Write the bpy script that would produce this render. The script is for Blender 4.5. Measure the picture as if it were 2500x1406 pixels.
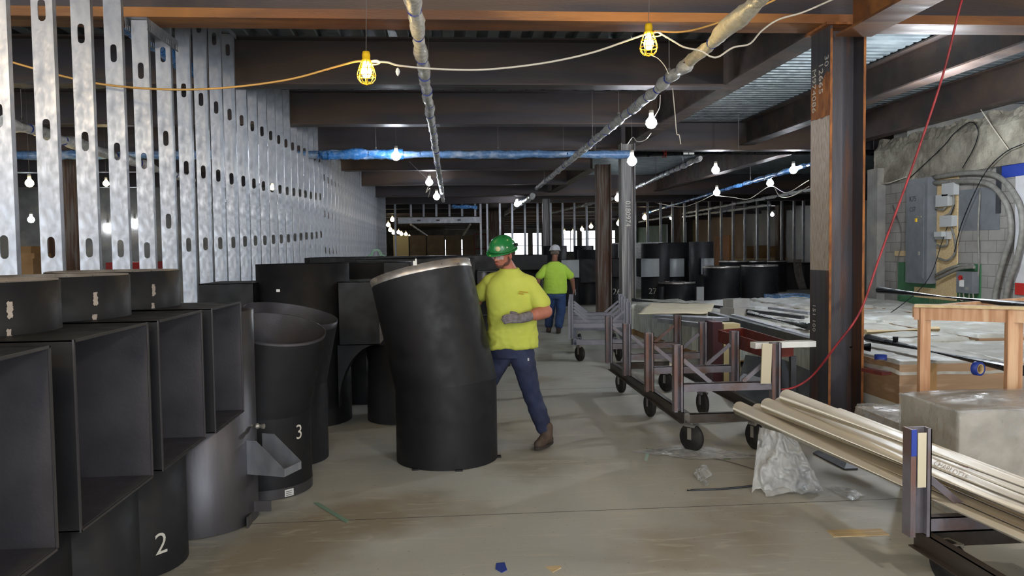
import bpy, math, random
from mathutils import Vector, Matrix, noise
D = bpy.data
for o in list(D.objects): D.objects.remove(o)
SC = bpy.context.scene
COL = SC.collection
PI = math.pi
random.seed(7)
# ------------------------------------------------------------------ camera
F, YAW, PIT, ROL, H = 1940.0, .0781, .048, -.0129, 1.75
_f = Vector((math.sin(YAW)*math.cos(PIT), math.cos(YAW)*math.cos(PIT), -math.sin(PIT)))
_r = Vector((math.cos(YAW), -math.sin(YAW), 0)); _u = _r.cross(_f)
_c, _s = math.cos(ROL), math.sin(ROL)
_r, _u = _c*_r+_s*_u, -_s*_r+_c*_u
cam_d = D.cameras.new('camera'); cam = D.objects.new('camera', cam_d); COL.objects.link(cam)
cam_d.sensor_width = 36; cam_d.lens = F/2500*36; cam_d.clip_start = .05; cam_d.clip_end = 400
cam.matrix_world = Matrix(((_r.x, _u.x, -_f.x, 0), (_r.y, _u.y, -_f.y, 0), (_r.z, _u.z, -_f.z, H), (0, 0, 0, 1)))
SC.camera = cam
def hit(x, y, k, v):
    """world point where the sight line through photo pixel (x, y) meets the plane coord[k] = v"""
    d = (x-1250)/F*_r-(y-703)/F*_u+_f
    o = Vector((0, 0, H)); t = (v-o[k])/d[k]
    return o+t*d
def atX(x, y, v): return hit(x, y, 0, v)
def atY(x, y, v): return hit(x, y, 1, v)
def atZ(x, y, v=0.): return hit(x, y, 2, v)
# ------------------------------------------------------------------ world, exposure
SC.view_settings.view_transform = 'Standard'; SC.view_settings.look = 'None'
SC.view_settings.exposure = 1.7; SC.view_settings.gamma = 1
W = D.worlds.new('world'); SC.world = W; W.use_nodes = True
W.node_tree.nodes['Background'].inputs[0].default_value = (.86, .93, 1, 1)
W.node_tree.nodes['Background'].inputs[1].default_value = 1.3
WARM = (1, .70, .36); COOL = (.86, .93, 1.0); NEUT = (1, .9, .78)
def point_light(p, power, col, r=.05, parent=None):
    l = D.lights.new('bulb_or_fill_light', 'POINT'); l.energy = power; l.color = col; l.shadow_soft_size = r
    o = D.objects.new('bulb_or_fill_light', l); COL.objects.link(o); o.location = p
    if parent: o.parent = parent
    return o
# added fill lights without bulbs, around the camera and in the right bay
for p, e, c in [((-1.0, -1.0, 3.6), 50, WARM), ((2.4, .6, 3.5), 65, NEUT), ((7.2, 2.2, 2.9), 80, NEUT), ((-4.5, 1.5, 3.6), 50, WARM), ((6.6, 10.5, 3.5), 110, COOL)]:
    point_light(p, e, c, .12)

# ------------------------------------------------------------------ helpers
def tag(o, label=None, cat=None, group=None, kind=None):
    if label: o['label'] = label
    if cat: o['category'] = cat
    if group: o['group'] = group
    if kind: o['kind'] = kind
    return o
def thing(name, loc, label, cat, group=None, rz=0):
    o = D.objects.new(name, None); COL.objects.link(o); o.location = loc; o.rotation_euler = (0, 0, rz)
    o.empty_display_size = .1
    return tag(o, label, cat, group)
def wloc(o):
    v = Vector(o.location)
    while o.parent: o = o.parent; v += Vector(o.location)
    return v
def basis(d, up=Vector((0, 0, 1))):
    d = Vector(d).normalized()
    if abs(d.dot(up)) > .98: up = Vector((0, 1, 0)) if abs(d.z) > .9 else Vector((1, 0, 0))
    a = d.cross(up).normalized(); return a, a.cross(d).normalized(), d
class MB:
    def __init__(s): s.v = []; s.f = []; s.sm = []
    def add(s, vs, fs, smooth=False):
        n = len(s.v); s.v += [tuple(v) for v in vs]; s.f += [tuple(i+n for i in f) for f in fs]; s.sm += [smooth]*len(fs); return s
    def box(s, lo, hi, M=None):
        x0, y0, z0 = lo; x1, y1, z1 = hi
        vs = [Vector(p) for p in ((x0, y0, z0), (x1, y0, z0), (x1, y1, z0), (x0, y1, z0), (x0, y0, z1), (x1, y0, z1), (x1, y1, z1), (x0, y1, z1))]
        if M: vs = [M @ v for v in vs]
        return s.add(vs, [(0, 3, 2, 1), (4, 5, 6, 7), (0, 1, 5, 4), (1, 2, 6, 5), (2, 3, 7, 6), (3, 0, 4, 7)])
    def cbox(s, c, d, M=None):
        return s.box([c[i]-d[i]/2 for i in range(3)], [c[i]+d[i]/2 for i in range(3)], M)
    def bar(s, p0, p1, w, h, up=(0, 0, 1)):
        """box beam from p0 to p1, w wide and h high"""
        p0, p1 = Vector(p0), Vector(p1); a, b, d = basis(p1-p0, Vector(up))
        vs = [p+a*sx*w/2+b*sz*h/2 for p in (p0, p1) for sx, sz in ((-1, -1), (1, -1), (1, 1), (-1, 1))]
        return s.add(vs, [(0, 1, 2, 3), (7, 6, 5, 4), (0, 4, 5, 1), (1, 5, 6, 2), (2, 6, 7, 3), (3, 7, 4, 0)])
    def prism(s, poly, p0, p1, a, b):
        """2-D polygon (coordinates along a, b) swept from p0 to p1"""
        p0, p1, a, b = Vector(p0), Vector(p1), Vector(a), Vector(b); n = len(poly)
        vs = [p+a*x+b*y for p in (p0, p1) for x, y in poly]
        fs = [(i, (i+1) % n, n+(i+1) % n, n+i) for i in range(n)]+[tuple(range(n))[::-1], tuple(range(n, 2*n))]
        return s.add(vs, fs)
    def tube(s, pts, r, n=10, caps=True, smooth=True, hollow=0):
        pts = [Vector(p) for p in pts]; rs = r if isinstance(r, (list, tuple)) else [r]*len(pts)
        vs = []; A = None
        for i, p in enumerate(pts):
            d = (pts[min(i+1, len(pts)-1)]-pts[max(i-1, 0)])
            if d.length < 1e-9: d = Vector((0, 0, 1))
            d.normalize()
            if A is None: A, B, _ = basis(d)
            else:
                A = (A-d*A.dot(d)).normalized(); B = d.cross(A)
            vs += [p+(A*math.cos(t*2*PI/n)+B*math.sin(t*2*PI/n))*rs[i] for t in range(n)]
        fs = [(i*n+t, i*n+(t+1) % n, (i+1)*n+(t+1) % n, (i+1)*n+t) for i in range(len(pts)-1) for t in range(n)]
        s.add(vs, fs, smooth)
        if caps: s.add([vs[t] for t in range(n)]+[vs[(len(pts)-1)*n+t] for t in range(n)], [tuple(range(n))[::-1], tuple(range(n, 2*n))])
        return s
    def lathe(s, prof, c=(0, 0, 0), n=24, smooth=True, M=None, ang=2*PI, a0=0):
        c = Vector(c); full = abs(ang-2*PI) < 1e-6; m = n if full else n+1
        vs = [Vector((r*math.cos(a0+ang*t/n), r*math.sin(a0+ang*t/n), z)) for r, z in prof for t in range(m)]
        vs = [(M @ v if M else v)+c for v in vs]
        fs = [(i*m+t, i*m+(t+1) % m, (i+1)*m+(t+1) % m, (i+1)*m+t) for i in range(len(prof)-1) for t in range(n)]
        return s.add(vs, fs, smooth)
    def grid(s, fn, nu, nv, smooth=True):
        vs = [fn(i/nu, j/nv) for i in range(nu+1) for j in range(nv+1)]
        fs = [(i*(nv+1)+j, (i+1)*(nv+1)+j, (i+1)*(nv+1)+j+1, i*(nv+1)+j+1) for i in range(nu) for j in range(nv)]
        return s.add(vs, fs, smooth)
    def mesh(s, name, mat, off=Vector((0, 0, 0))):
        me = D.meshes.new(name); me.from_pydata([(x-off[0], y-off[1], z-off[2]) for x, y, z in s.v], [], s.f)
        me.polygons.foreach_set('use_smooth', s.sm); me.materials.append(mat)
        me.validate(); me.update(); return me
    def build(s, name, mat, parent=None, local=False):
        """link as ONE object. With a parent the coordinates are world ones unless local."""
        if parent: off = Vector((0, 0, 0)) if local else wloc(parent)
        else:
            xs, ys, zs = zip(*s.v); off = Vector(((min(xs)+max(xs))/2, (min(ys)+max(ys))/2, min(zs)))
            if local: off = Vector((0, 0, 0))
        o = D.objects.new(name, s.mesh(name, mat, off)); COL.objects.link(o)
        if parent: o.parent = parent
        else: o.location = off
        return o
def solid(name, mat, parent, fn, label=None, local=False):
    m = MB(); fn(m); o = m.build(name, mat, parent, local)
    if label: o['label'] = label
    return o
def copy_tree(o, parent=None):
    c = o.copy(); COL.objects.link(c); c.parent = parent
    for ch in list(o.children): copy_tree(ch, c)
    return c
def bez(pts, n=12):
    """smooth curve through points (Catmull-Rom)"""
    P = [Vector(p) for p in pts]; P = [2*P[0]-P[1]]+P+[2*P[-1]-P[-2]]; out = []
    for i in range(1, len(P)-2):
        for k in range(n):
            t = k/n
            out.append(.5*((2*P[i])+(-P[i-1]+P[i+1])*t+(2*P[i-1]-5*P[i]+4*P[i+1]-P[i+2])*t*t+(-P[i-1]+3*P[i]-3*P[i+1]+P[i+2])*t**3))
    out.append(P[-2]); return out
def text_mesh(txt, size):
    c = D.curves.new('t', 'FONT'); c.body = txt; c.size = size; c.align_x = 'CENTER'; c.align_y = 'CENTER'; c.extrude = .0006; c.offset = -.004*size; c.resolution_u = 3
    o = D.objects.new('t', c); COL.objects.link(o); dg = bpy.context.evaluated_depsgraph_get()
    me = D.meshes.new_from_object(o.evaluated_get(dg)); vs = [v.co.copy() for v in me.vertices]; fs = [tuple(p.vertices) for p in me.polygons]
    D.objects.remove(o); D.meshes.remove(me); return vs, fs
def writing(txt, size, fn, name, mat, parent):
    vs, fs = text_mesh(txt, size); m = MB(); m.add([fn(v) for v in vs], fs); return m.build(name, mat, parent)
def on_cyl(cx, cy, r, phi, z):
    return lambda v: Vector((cx+(r+.002+v.z)*math.cos(phi+v.x/r), cy+(r+.002+v.z)*math.sin(phi+v.x/r), z+v.y))
def on_plane(o, a, b):
    o, a, b = Vector(o), Vector(a).normalized(), Vector(b).normalized(); n = a.cross(b)
    return lambda v: o+a*v.x+b*v.y+n*(v.z+.002)

# ------------------------------------------------------------------ materials
def lin(c): return tuple(((x/255)/12.92 if x/255 <= .04045 else ((x/255+.055)/1.055)**2.4) for x in c)+(1,)
def mat(name, col, rough=.6, metal=0, col2=None, scale=6, stretch=(1, 1, 1), bump=0, bscale=30, contrast=(.35, .65), emit=0, ecol=None, alpha=1, trans=0, spec=.5, col3=None, s3=2, aniso=0):
    m = D.materials.new(name); m.use_nodes = True; nt = m.node_tree; b = nt.nodes['Principled BSDF']
    def N(t): return nt.nodes.new(t)
    L = nt.links.new
    b.inputs['Base Color'].default_value = lin(col); b.inputs['Roughness'].default_value = rough; b.inputs['Metallic'].default_value = metal
    b.inputs['Specular IOR Level'].default_value = spec
    b.inputs['Alpha'].default_value = alpha; b.inputs['Transmission Weight'].default_value = trans
    tc = N('ShaderNodeTexCoord'); mp = N('ShaderNodeMapping'); mp.inputs['Scale'].default_value = stretch; L(tc.outputs['Object'], mp.inputs[0])
    def noisefac(sc, c0, c1, det=8):
        n = N('ShaderNodeTexNoise'); n.inputs['Scale'].default_value = sc; n.inputs['Detail'].default_value = det; L(mp.outputs[0], n.inputs['Vector'])
        r = N('ShaderNodeMapRange'); r.inputs[1].default_value = c0; r.inputs[2].default_value = c1; L(n.outputs[0], r.inputs[0]); return r.outputs[0]
    last = None
    if col2:
        mx = N('ShaderNodeMix'); mx.data_type = 'RGBA'; mx.inputs[6].default_value = lin(col); mx.inputs[7].default_value = lin(col2)
        L(noisefac(scale, *contrast), mx.inputs[0]); last = mx.outputs[2]
        if col3:
            m2 = N('ShaderNodeMix'); m2.data_type = 'RGBA'; L(last, m2.inputs[6]); m2.inputs[7].default_value = lin(col3)
            L(noisefac(s3, .52, .66, 10), m2.inputs[0]); last = m2.outputs[2]
        L(last, b.inputs['Base Color'])
        rr = N('ShaderNodeMapRange'); rr.inputs[3].default_value = max(0, rough-.1); rr.inputs[4].default_value = min(1, rough+.12); L(noisefac(scale*2.3, .3, .7), rr.inputs[0]); L(rr.outputs[0], b.inputs['Roughness'])
    if bump:
        bn = N('ShaderNodeTexNoise'); bn.inputs['Scale'].default_value = bscale; bn.inputs['Detail'].default_value = 8; L(mp.outputs[0], bn.inputs['Vector'])
        bp = N('ShaderNodeBump'); bp.inputs['Strength'].default_value = bump; bp.inputs['Distance'].default_value = .02; L(bn.outputs[0], bp.inputs['Height']); L(bp.outputs[0], b.inputs['Normal'])
    if emit:
        b.inputs['Emission Color'].default_value = lin(ecol or col); b.inputs['Emission Strength'].default_value = emit
    return m
M = {}
M['beam'] = mat('rusty_beam_steel', (72, 67, 71), .5, .3, (82, 70, 66), 1.6, (.35, 2.2, 2.2), .08, 40, (.42, .72), col3=(96, 78, 66), s3=.7)
M['beam2'] = mat('dark_beam_steel', (70, 64, 64), .5, .4, (98, 80, 70), 1.8, (1, 1, 1), .2, 40)
M['rustbeam'] = mat('orange_rust_beam_steel', (138, 88, 50), .6, .1, (96, 64, 44), 1.5, (.3, 2, 2), .12, 50, col3=(172, 116, 62), s3=1.2)
M['col'] = mat('column_steel_with_mill_scale', (82, 80, 86), .45, .45, (70, 58, 54), 1.4, (5, 5, .4), .15, 40, (.45, .7), col3=(122, 78, 50), s3=1.2)
M['rust'] = mat('bright_rust', (176, 112, 58), .75, .0, (120, 74, 44), 14, (1, 1, .4), .4, 60)
M['mill'] = mat('ground_grey_steel', (196, 188, 178), .5, .2, (164, 142, 120), 20, (4, 4, .5), .2, 60)
M['rustcol'] = mat('brown_rust_column', (96, 68, 54), .6, .2, (126, 118, 110), 3, (6, 6, .35), .3, 50, (.45, .62))
M['greycol'] = mat('grey_streaked_column', (98, 96, 98), .5, .3, (140, 138, 138), 4, (9, 9, .2), .2, 50, (.45, .62), col3=(178, 174, 168), s3=3)
M['galv'] = mat('galvanized_sheet', (166, 169, 176), .42, .65, (142, 146, 154), 10, (1, 1, .6), .05, 60, (.35, .7), col3=(184, 186, 190), s3=5)
M['deck'] = mat('galvanized_deck', (128, 136, 138), .5, .3, (102, 110, 114), 3, (1, 1, 1), .05, 30)
M['duct'] = mat('black_coated_duct', (29, 29, 32), .55, .0, (24, 24, 27), 4, (1, 1, 1), .04, 70, spec=.35)
M['duct2'] = mat('charcoal_duct_lining', (76, 74, 79), .48, .25, (62, 60, 65), 4, (1, 1, 1), .06, 60)
M['silver'] = mat('bare_duct_steel', (104, 102, 104), .38, .75, (88, 86, 90), 2, (1, 1, .3), .05, 40)
M['bore'] = mat('lit_bore_and_bare_plate', (176, 182, 184), .45, .2, (150, 156, 160), 3, (1, 1, .3))  # pale tone holds reflected light inside duct openings; also colours one bare plate
M['rim'] = mat('bright_rim_steel', (196, 190, 184), .35, .7, (164, 154, 146), 9)
M['film'] = mat('silver_plastic_wrap', (228, 228, 226), .32, .0, (190, 190, 188), 14, (1, 1, 1), .5, 26, (.4, .6), spec=.7)
M['filmw'] = mat('creamy_plastic_wrap', (226, 220, 200), .35, .0, (204, 196, 174), 14, (1, 1, 1), .5, 24, spec=.6)
M['blue'] = mat('blue_plastic_wrap', (70, 140, 214), .25, .0, (176, 208, 238), 9, (1, 1, 1), .6, 22, (.5, .75), spec=.8)
M['bluep'] = mat('blue_grey_wrap', (110, 150, 200), .25, .0, (200, 216, 236), 8, (.6, 1, 1), .5, 20, (.5, .75), spec=.8)
M['tape'] = mat('blue_tape', (36, 60, 150), .5)
M['blackpipe'] = mat('black_steel_pipe', (24, 26, 30), .3, .4, (36, 38, 42), 5)
M['red'] = mat('red_fitting', (176, 40, 34), .5)
M['redcord'] = mat('red_cord', (176, 52, 58), .5, 0, (120, 28, 34), 8)
M['yellow'] = mat('yellow_lamp_plastic', (236, 190, 30), .45)
M['cordy'] = mat('yellow_cord', (212, 160, 84), .5)
M['cordw'] = mat('white_cord', (206, 198, 184), .5)
M['wire'] = mat('thin_hanger_wire', (120, 116, 112), .5, .6)
M['bulbw'] = mat('warm_bulb', (255, 250, 220), .3, emit=30, ecol=(255, 226, 150))
M['bulbc'] = mat('cool_bulb', (255, 255, 255), .3, emit=40, ecol=(240, 246, 255))
M['bulbf'] = mat('far_string_bulb', (255, 250, 220), .3, emit=9, ecol=(255, 236, 190))
M['conc'] = mat('concrete_block', (150, 148, 144), .85, 0, (128, 126, 124), 2.5, (1, 1, 1), .4, 40, col3=(168, 160, 148), s3=1.1)
M['conctop'] = mat('rough_concrete', (152, 146, 132), .9, 0, (118, 112, 100), 3, (1, 1, 1), .9, 22, col3=(176, 170, 154), s3=1.6)
M['green'] = mat('green_paint', (70, 122, 84), .7, 0, (60, 106, 74), 4, (1, 1, 1), .1, 30)
M['olive'] = mat('olive_painted_wall', (112, 128, 92), .8, 0, (96, 112, 80), .6)
M['tan'] = mat('tan_wall', (178, 150, 116), .8, 0, (160, 134, 102), .5, (1, 1, .3))
M['block'] = mat('white_block_wall', (172, 170, 168), .85, 0, (150, 148, 148), .5)
M['brick'] = mat('brick_red', (128, 66, 48), .85)
M['orange'] = mat('orange_plywood', (196, 134, 76), .7, 0, (180, 118, 62), 3)
M['whitewall'] = mat('white_paint', (206, 206, 210), .8, 0, (186, 184, 186), 3)
M['panel'] = mat('grey_panel_enamel', (122, 126, 132), .45, .2, (112, 116, 122), 5)
M['lightgrey'] = mat('light_grey_box', (176, 178, 178), .5)
M['conduit'] = mat('grey_conduit', (134, 132, 126), .6, .1, (112, 110, 104), 12)
M['wood'] = mat('fir_lumber', (204, 160, 124), .65, 0, (182, 134, 98), 5, (6, 6, .6), .1, 40, col3=(214, 176, 140), s3=2)
M['woodl'] = mat('pale_lumber', (214, 190, 146), .65, 0, (194, 166, 122), 5, (.6, 6, 6), .1, 40)
M['crate'] = mat('crate_plywood', (176, 144, 112), .6, 0, (154, 122, 94), 2, (.6, 2, 6), .1, 40, col3=(190, 162, 134), s3=2)
M['slatw'] = mat('crate_batten', (178, 140, 92), .65, 0, (156, 118, 74), 4, (4, 4, .6))
M['card'] = mat('cardboard', (150, 116, 76), .8, 0, (132, 100, 64), 3)
M['cardd'] = mat('dull_cardboard', (122, 106, 86), .8, 0, (100, 86, 70), 2)
M['paper'] = mat('kraft_paper', (206, 196, 170), .75, 0, (190, 180, 154), 2, bump=.2, bscale=8)
M['sheet'] = mat('dusty_film_cover', (188, 186, 176), .45, .0, (166, 164, 156), 3, (1, 1, 1), .5, 7, (.35, .65), col3=(212, 214, 212), s3=2.5)
M['clear'] = mat('clear_film', (214, 216, 216), .16, 0, (186, 190, 192), 6, (1, 1, 1), .7, 14, alpha=.42, spec=.9)
M['clearw'] = mat('cloudy_film', (222, 224, 224), .22, 0, (196, 198, 200), 6, (1, 1, 1), .7, 14, alpha=.62, spec=.8)
M['wrapbox'] = mat('shrink_wrapped_box', (172, 154, 126), .35, 0, (150, 134, 108), 3, (1, 1, 1), .5, 10, spec=.8)
M['pallet'] = mat('pallet_goods_under_film', (222, 226, 220), .35, .0, (196, 200, 192), 4, (5, 5, 1), .5, 9, (.4, .6), spec=.8)
M['pvc'] = mat('cream_pvc', (240, 232, 216), .42, 0, (232, 223, 205), 1.5, spec=.55)
M['pvcin'] = mat('pvc_bore', (150, 138, 110), .6)
M['redink'] = mat('red_ink', (160, 70, 58), .7)
M['blackink'] = mat('black_ink', (40, 40, 44), .7)
M['chalk'] = mat('chalk', (214, 210, 200), .9)
M['white'] = mat('white_plastic', (224, 224, 220), .5)
M['cart'] = mat('grey_cart_paint', (122, 118, 126), .5, .15, (106, 100, 106), 7, (1, 1, 1), .1, 60, (.4, .7), col3=(110, 84, 74), s3=3.1)
M['cart2'] = mat('clean_grey_cart_paint', (138, 138, 150), .45, .15, (126, 126, 138), 7)
M['cartrust'] = mat('rusted_cart_paint', (118, 80, 66), .65, .1, (112, 102, 106), 8, (1, 1, .5), .3, 60)
M['cartolive'] = mat('dusty_steel_angle', (84, 80, 76), .5, .4, (70, 58, 50), 3, (2, .3, 2), .1, 50)
M['rubber'] = mat('rubber_tyre', (30, 29, 29), .7, 0, (58, 56, 52), 9, contrast=(.5, .75))
M['zinc'] = mat('zinc_fork', (172, 168, 160), .4, .6)
M['redbrown'] = mat('red_primer_steel', (116, 44, 36), .6, .1, (88, 40, 34), 6)
M['maroon'] = mat('maroon_carton', (74, 28, 38), .5)
M['cream'] = mat('cream_board', (206, 192, 146), .6)
M['dark'] = mat('dark_sheet_metal', (72, 74, 78), .45, .4, (60, 62, 66), 3)
M['skin'] = mat('skin', (176, 112, 92), .55, 0, (160, 92, 74), 9, contrast=(.4, .7), bump=.05, bscale=60)
M['skin2'] = mat('skin_tanned', (150, 104, 86), .55, 0, (134, 90, 74), 9)
M['beard'] = mat('dark_stubble', (74, 48, 42), .85, 0, (112, 72, 62), 90, bump=.4, bscale=200)
M['hair'] = mat('brown_hair', (70, 50, 42), .8, 0, (50, 36, 30), 60, bump=.4, bscale=150)
M['hair2'] = mat('greying_hair', (120, 108, 100), .8, 0, (88, 76, 70), 60, bump=.4, bscale=150)
M['hivis'] = mat('yellow_hi_vis_cotton', (198, 204, 88), .85, 0, (188, 194, 80), 5, bump=.1, bscale=120)
M['hivis2'] = mat('lime_hi_vis_cotton', (188, 226, 84), .85, 0, (178, 216, 76), 5, bump=.1, bscale=120)
M['print'] = mat('brown_chest_print', (176, 146, 40), .8)
M['jeans'] = mat('dark_denim', (30, 36, 62), .85, 0, (38, 46, 76), 6, (1, 1, 1), .15, 150, col3=(56, 62, 90), s3=3)
M['jeans2'] = mat('blue_denim', (36, 58, 98), .8, 0, (50, 76, 120), 6, (1, 1, 1), .15, 150)
M['boot'] = mat('dusty_brown_leather', (92, 74, 62), .75, 0, (66, 54, 48), 9, bump=.2, bscale=50)
M['sole'] = mat('boot_sole', (52, 44, 40), .8)
M['glove'] = mat('grey_knit_glove', (128, 122, 128), .85, 0, (104, 98, 100), 40, bump=.3, bscale=160)
M['hatg'] = mat('green_hard_hat', (34, 122, 62), .22, 0, (30, 110, 54), 4, spec=.7)
M['hatw'] = mat('white_hard_hat', (206, 208, 214), .3, 0, (180, 182, 188), 4)
M['lens'] = mat('clear_lens', (220, 224, 226), .08, alpha=.3)
M['blackp'] = mat('black_plastic', (26, 26, 28), .4)
M['eye'] = mat('eye', (220, 214, 208), .3)
M['glass'] = mat('window_glass', (235, 240, 245), .05, alpha=.12)
M['darkframe'] = mat('window_frame_paint', (70, 66, 64), .6)

# floor: poured slab with stains and saw-cut joints
def floor_material():
    m = mat('stained_concrete_slab', (186, 186, 178), .6, 0, (166, 163, 153), .55, (1, 1, 1), .08, 25, (.35, .7), col3=(148, 138, 120), s3=.7)
    nt = m.node_tree; b = nt.nodes['Principled BSDF']; L = nt.links.new
    src = b.inputs['Base Color'].links[0].from_socket
    tc = nt.nodes.new('ShaderNodeTexCoord'); mp = nt.nodes.new('ShaderNodeMapping'); mp.inputs['Rotation'].default_value = (0, 0, .6); mp.inputs['Scale'].default_value = (1, 5, 1); L(tc.outputs['Object'], mp.inputs[0])
    n = nt.nodes.new('ShaderNodeTexNoise'); n.inputs['Scale'].default_value = 2.2; n.inputs['Detail'].default_value = 10; n.inputs['Distortion'].default_value = 1.5; L(mp.outputs[0], n.inputs['Vector'])
    r = nt.nodes.new('ShaderNodeMapRange'); r.inputs[1].default_value = .56; r.inputs[2].default_value = .68; r.inputs[4].default_value = .45; L(n.outputs[0], r.inputs[0])
    mx = nt.nodes.new('ShaderNodeMix'); mx.data_type = 'RGBA'; L(r.outputs[0], mx.inputs[0]); L(src, mx.inputs[6]); mx.inputs[7].default_value = lin((198, 192, 176))
    sx = nt.nodes.new('ShaderNodeSeparateXYZ'); L(tc.outputs['Object'], sx.inputs[0])
    last = mx.outputs[2]
    n2 = nt.nodes.new('ShaderNodeTexNoise'); n2.inputs['Scale'].default_value = 38; n2.inputs['Detail'].default_value = 3; L(tc.outputs['Object'], n2.inputs['Vector'])
    r2 = nt.nodes.new('ShaderNodeMapRange'); r2.inputs[1].default_value = .70; r2.inputs[2].default_value = .74; r2.inputs[4].default_value = .5; L(n2.outputs[0], r2.inputs[0])
    m3 = nt.nodes.new('ShaderNodeMix'); m3.data_type = 'RGBA'; L(r2.outputs[0], m3.inputs[0]); L(last, m3.inputs[6]); m3.inputs[7].default_value = lin((96, 86, 72))
    L(m3.outputs[2], b.inputs['Base Color']); return m
M['floor'] = floor_material()
def blocks(base, c2, bw=.4, bh=.2, rot=(PI/2, 0, 0)):
    m = mat('masonry', base, .85, 0, c2, 2, bump=.3, bscale=30); nt = m.node_tree; b = nt.nodes['Principled BSDF']; L = nt.links.new
    src = b.inputs['Base Color'].links[0].from_socket
    tc = nt.nodes.new('ShaderNodeTexCoord'); sp = nt.nodes.new('ShaderNodeSeparateXYZ'); mp = nt.nodes.new('ShaderNodeCombineXYZ'); L(tc.outputs['Object'], sp.inputs[0]); L(sp.outputs[1], mp.inputs[0]); L(sp.outputs[2], mp.inputs[1])
    br = nt.nodes.new('ShaderNodeTexBrick'); br.inputs['Scale'].default_value = 1; br.inputs['Brick Width'].default_value = bw; br.inputs['Row Height'].default_value = bh; br.inputs['Mortar Size'].default_value = .008
    br.inputs['Color1'].default_value = (1, 1, 1, 1); br.inputs['Color2'].default_value = (.88, .88, .88, 1); br.inputs['Mortar'].default_value = (.55, .55, .55, 1); L(mp.outputs[0], br.inputs['Vector'])
    mx = nt.nodes.new('ShaderNodeMix'); mx.data_type = 'RGBA'; mx.blend_type = 'MULTIPLY'; mx.inputs[0].default_value = 1; L(src, mx.inputs[6]); L(br.outputs[0], mx.inputs[7]); L(mx.outputs[2], b.inputs['Base Color']); return m
# bricks run along world Y on the right wall (object space of an unrotated box)
def side_map(): return (PI/2, 0, PI/2)
M['cmu'] = blocks((160, 157, 152), (136, 132, 128), rot=(0, PI/2, 0))
ORD = ['nearest', 'second', 'third', 'fourth', 'fifth', 'sixth', 'seventh', 'eighth', 'ninth', 'tenth', 'eleventh', 'twelfth', 'thirteenth', 'fourteenth', 'fifteenth', 'sixteenth', 'seventeenth', 'eighteenth', 'nineteenth', 'twentieth']
def ordn(i):
    if i < 20: return ORD[i]
    n = i+1; t = {2: 'twenty', 3: 'thirty', 4: 'forty', 5: 'fifty'}[n//10]; u = n % 10
    return t+('-'+['', 'first', 'second', 'third', 'fourth', 'fifth', 'sixth', 'seventh', 'eighth', 'ninth'][u] if u else 'th')

# ================================================================== SETTING
def struct(name, m, mt, label=None):
    o = m.build(name, mt); o['kind'] = 'structure'
    if label: o['label'] = label
    return o
m = MB(); m.box((-22, -6, -.2), (24, 92, 0)); fl = struct('floor', m, M['floor'])
j = solid('joint', M['darkframe'], fl, lambda m: [m.box((-3.2, y, .0002), (12, y+.006, .0012)) for y in (5.18, 9.8, 14.4, 19)])
# deck ribs
def deck_mesh(x0, x1, y0, y1, z, along, pitch=.305, depth=.075):
    m = MB(); a0, a1 = (x0, x1) if along == 'y' else (y0, y1); t = a0; pts = []
    while t < a1:
        pts += [(t, 0), (t+pitch*.48, 0), (t+pitch*.55, depth), (t+pitch*.93, depth)]; t += pitch
    for (p, q), (p2, q2) in zip(pts, pts[1:]):
        if along == 'y': m.add([(p, y0, z+q), (p2, y0, z+q2), (p2, y1, z+q2), (p, y1, z+q)], [(0, 1, 2, 3)])
        else: m.add([(x0, p, z+q), (x0, p2, z+q2), (x1, p2, z+q2), (x1, p, z+q)], [(0, 1, 2, 3)])
    return m
ZD = 4.66
struct('ceiling', deck_mesh(-22, 4.15, -6, 92, ZD, 'y'), M['deck'])
struct('ceiling', deck_mesh(4.15, 24, -6, 92, ZD, 'x', .2, .05), M['deck'])
m = MB(); m.box((-22, -6, ZD+.09), (24, 92, ZD+.3)); struct('ceiling', m, M['conc'])
# walls
m = MB(); m.box((-22.3, -6, 0), (-22, 92, ZD)); struct('wall_left', m, M['conc'])
m = MB(); m.box((9.1, -6, 0), (9.5, 16.4, 3.3)); struct('wall_right', m, M['cmu'])
def jag(u, v):
    y = -6+22.4*u; n = noise.noise(Vector((y*2.3, 0, 1)))*.09+noise.noise(Vector((y*9, 0, 4)))*.05
    ins = max(0, v-.75)*1.6*(.5+.9*abs(noise.noise(Vector((y*6, v*7, 2)))))
    return (9.06+ins*.5+noise.noise(Vector((y*7, v*8, 9)))*(.02+.06*max(0, v-.6)), y, 3.02+(.93+n)*v)
m = MB(); m.grid(jag, 300, 16, False); m.box((9.12, -6, 3.02), (9.5, 16.4, 3.7)); struct('trim_1', m, M['conctop'], 'rough broken concrete band along the top of the right wall')
m = MB(); m.box((8.92, 16.0, 0), (9.5, 16.4, 3.35)); struct('trim_2', m, M['conc'], 'concrete pier at the far end of the right wall')
m = MB(); m.box((9.5, 15.9, 0), (24, 16.4, ZD)); struct('wall_side', m, M['conc'])
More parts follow.
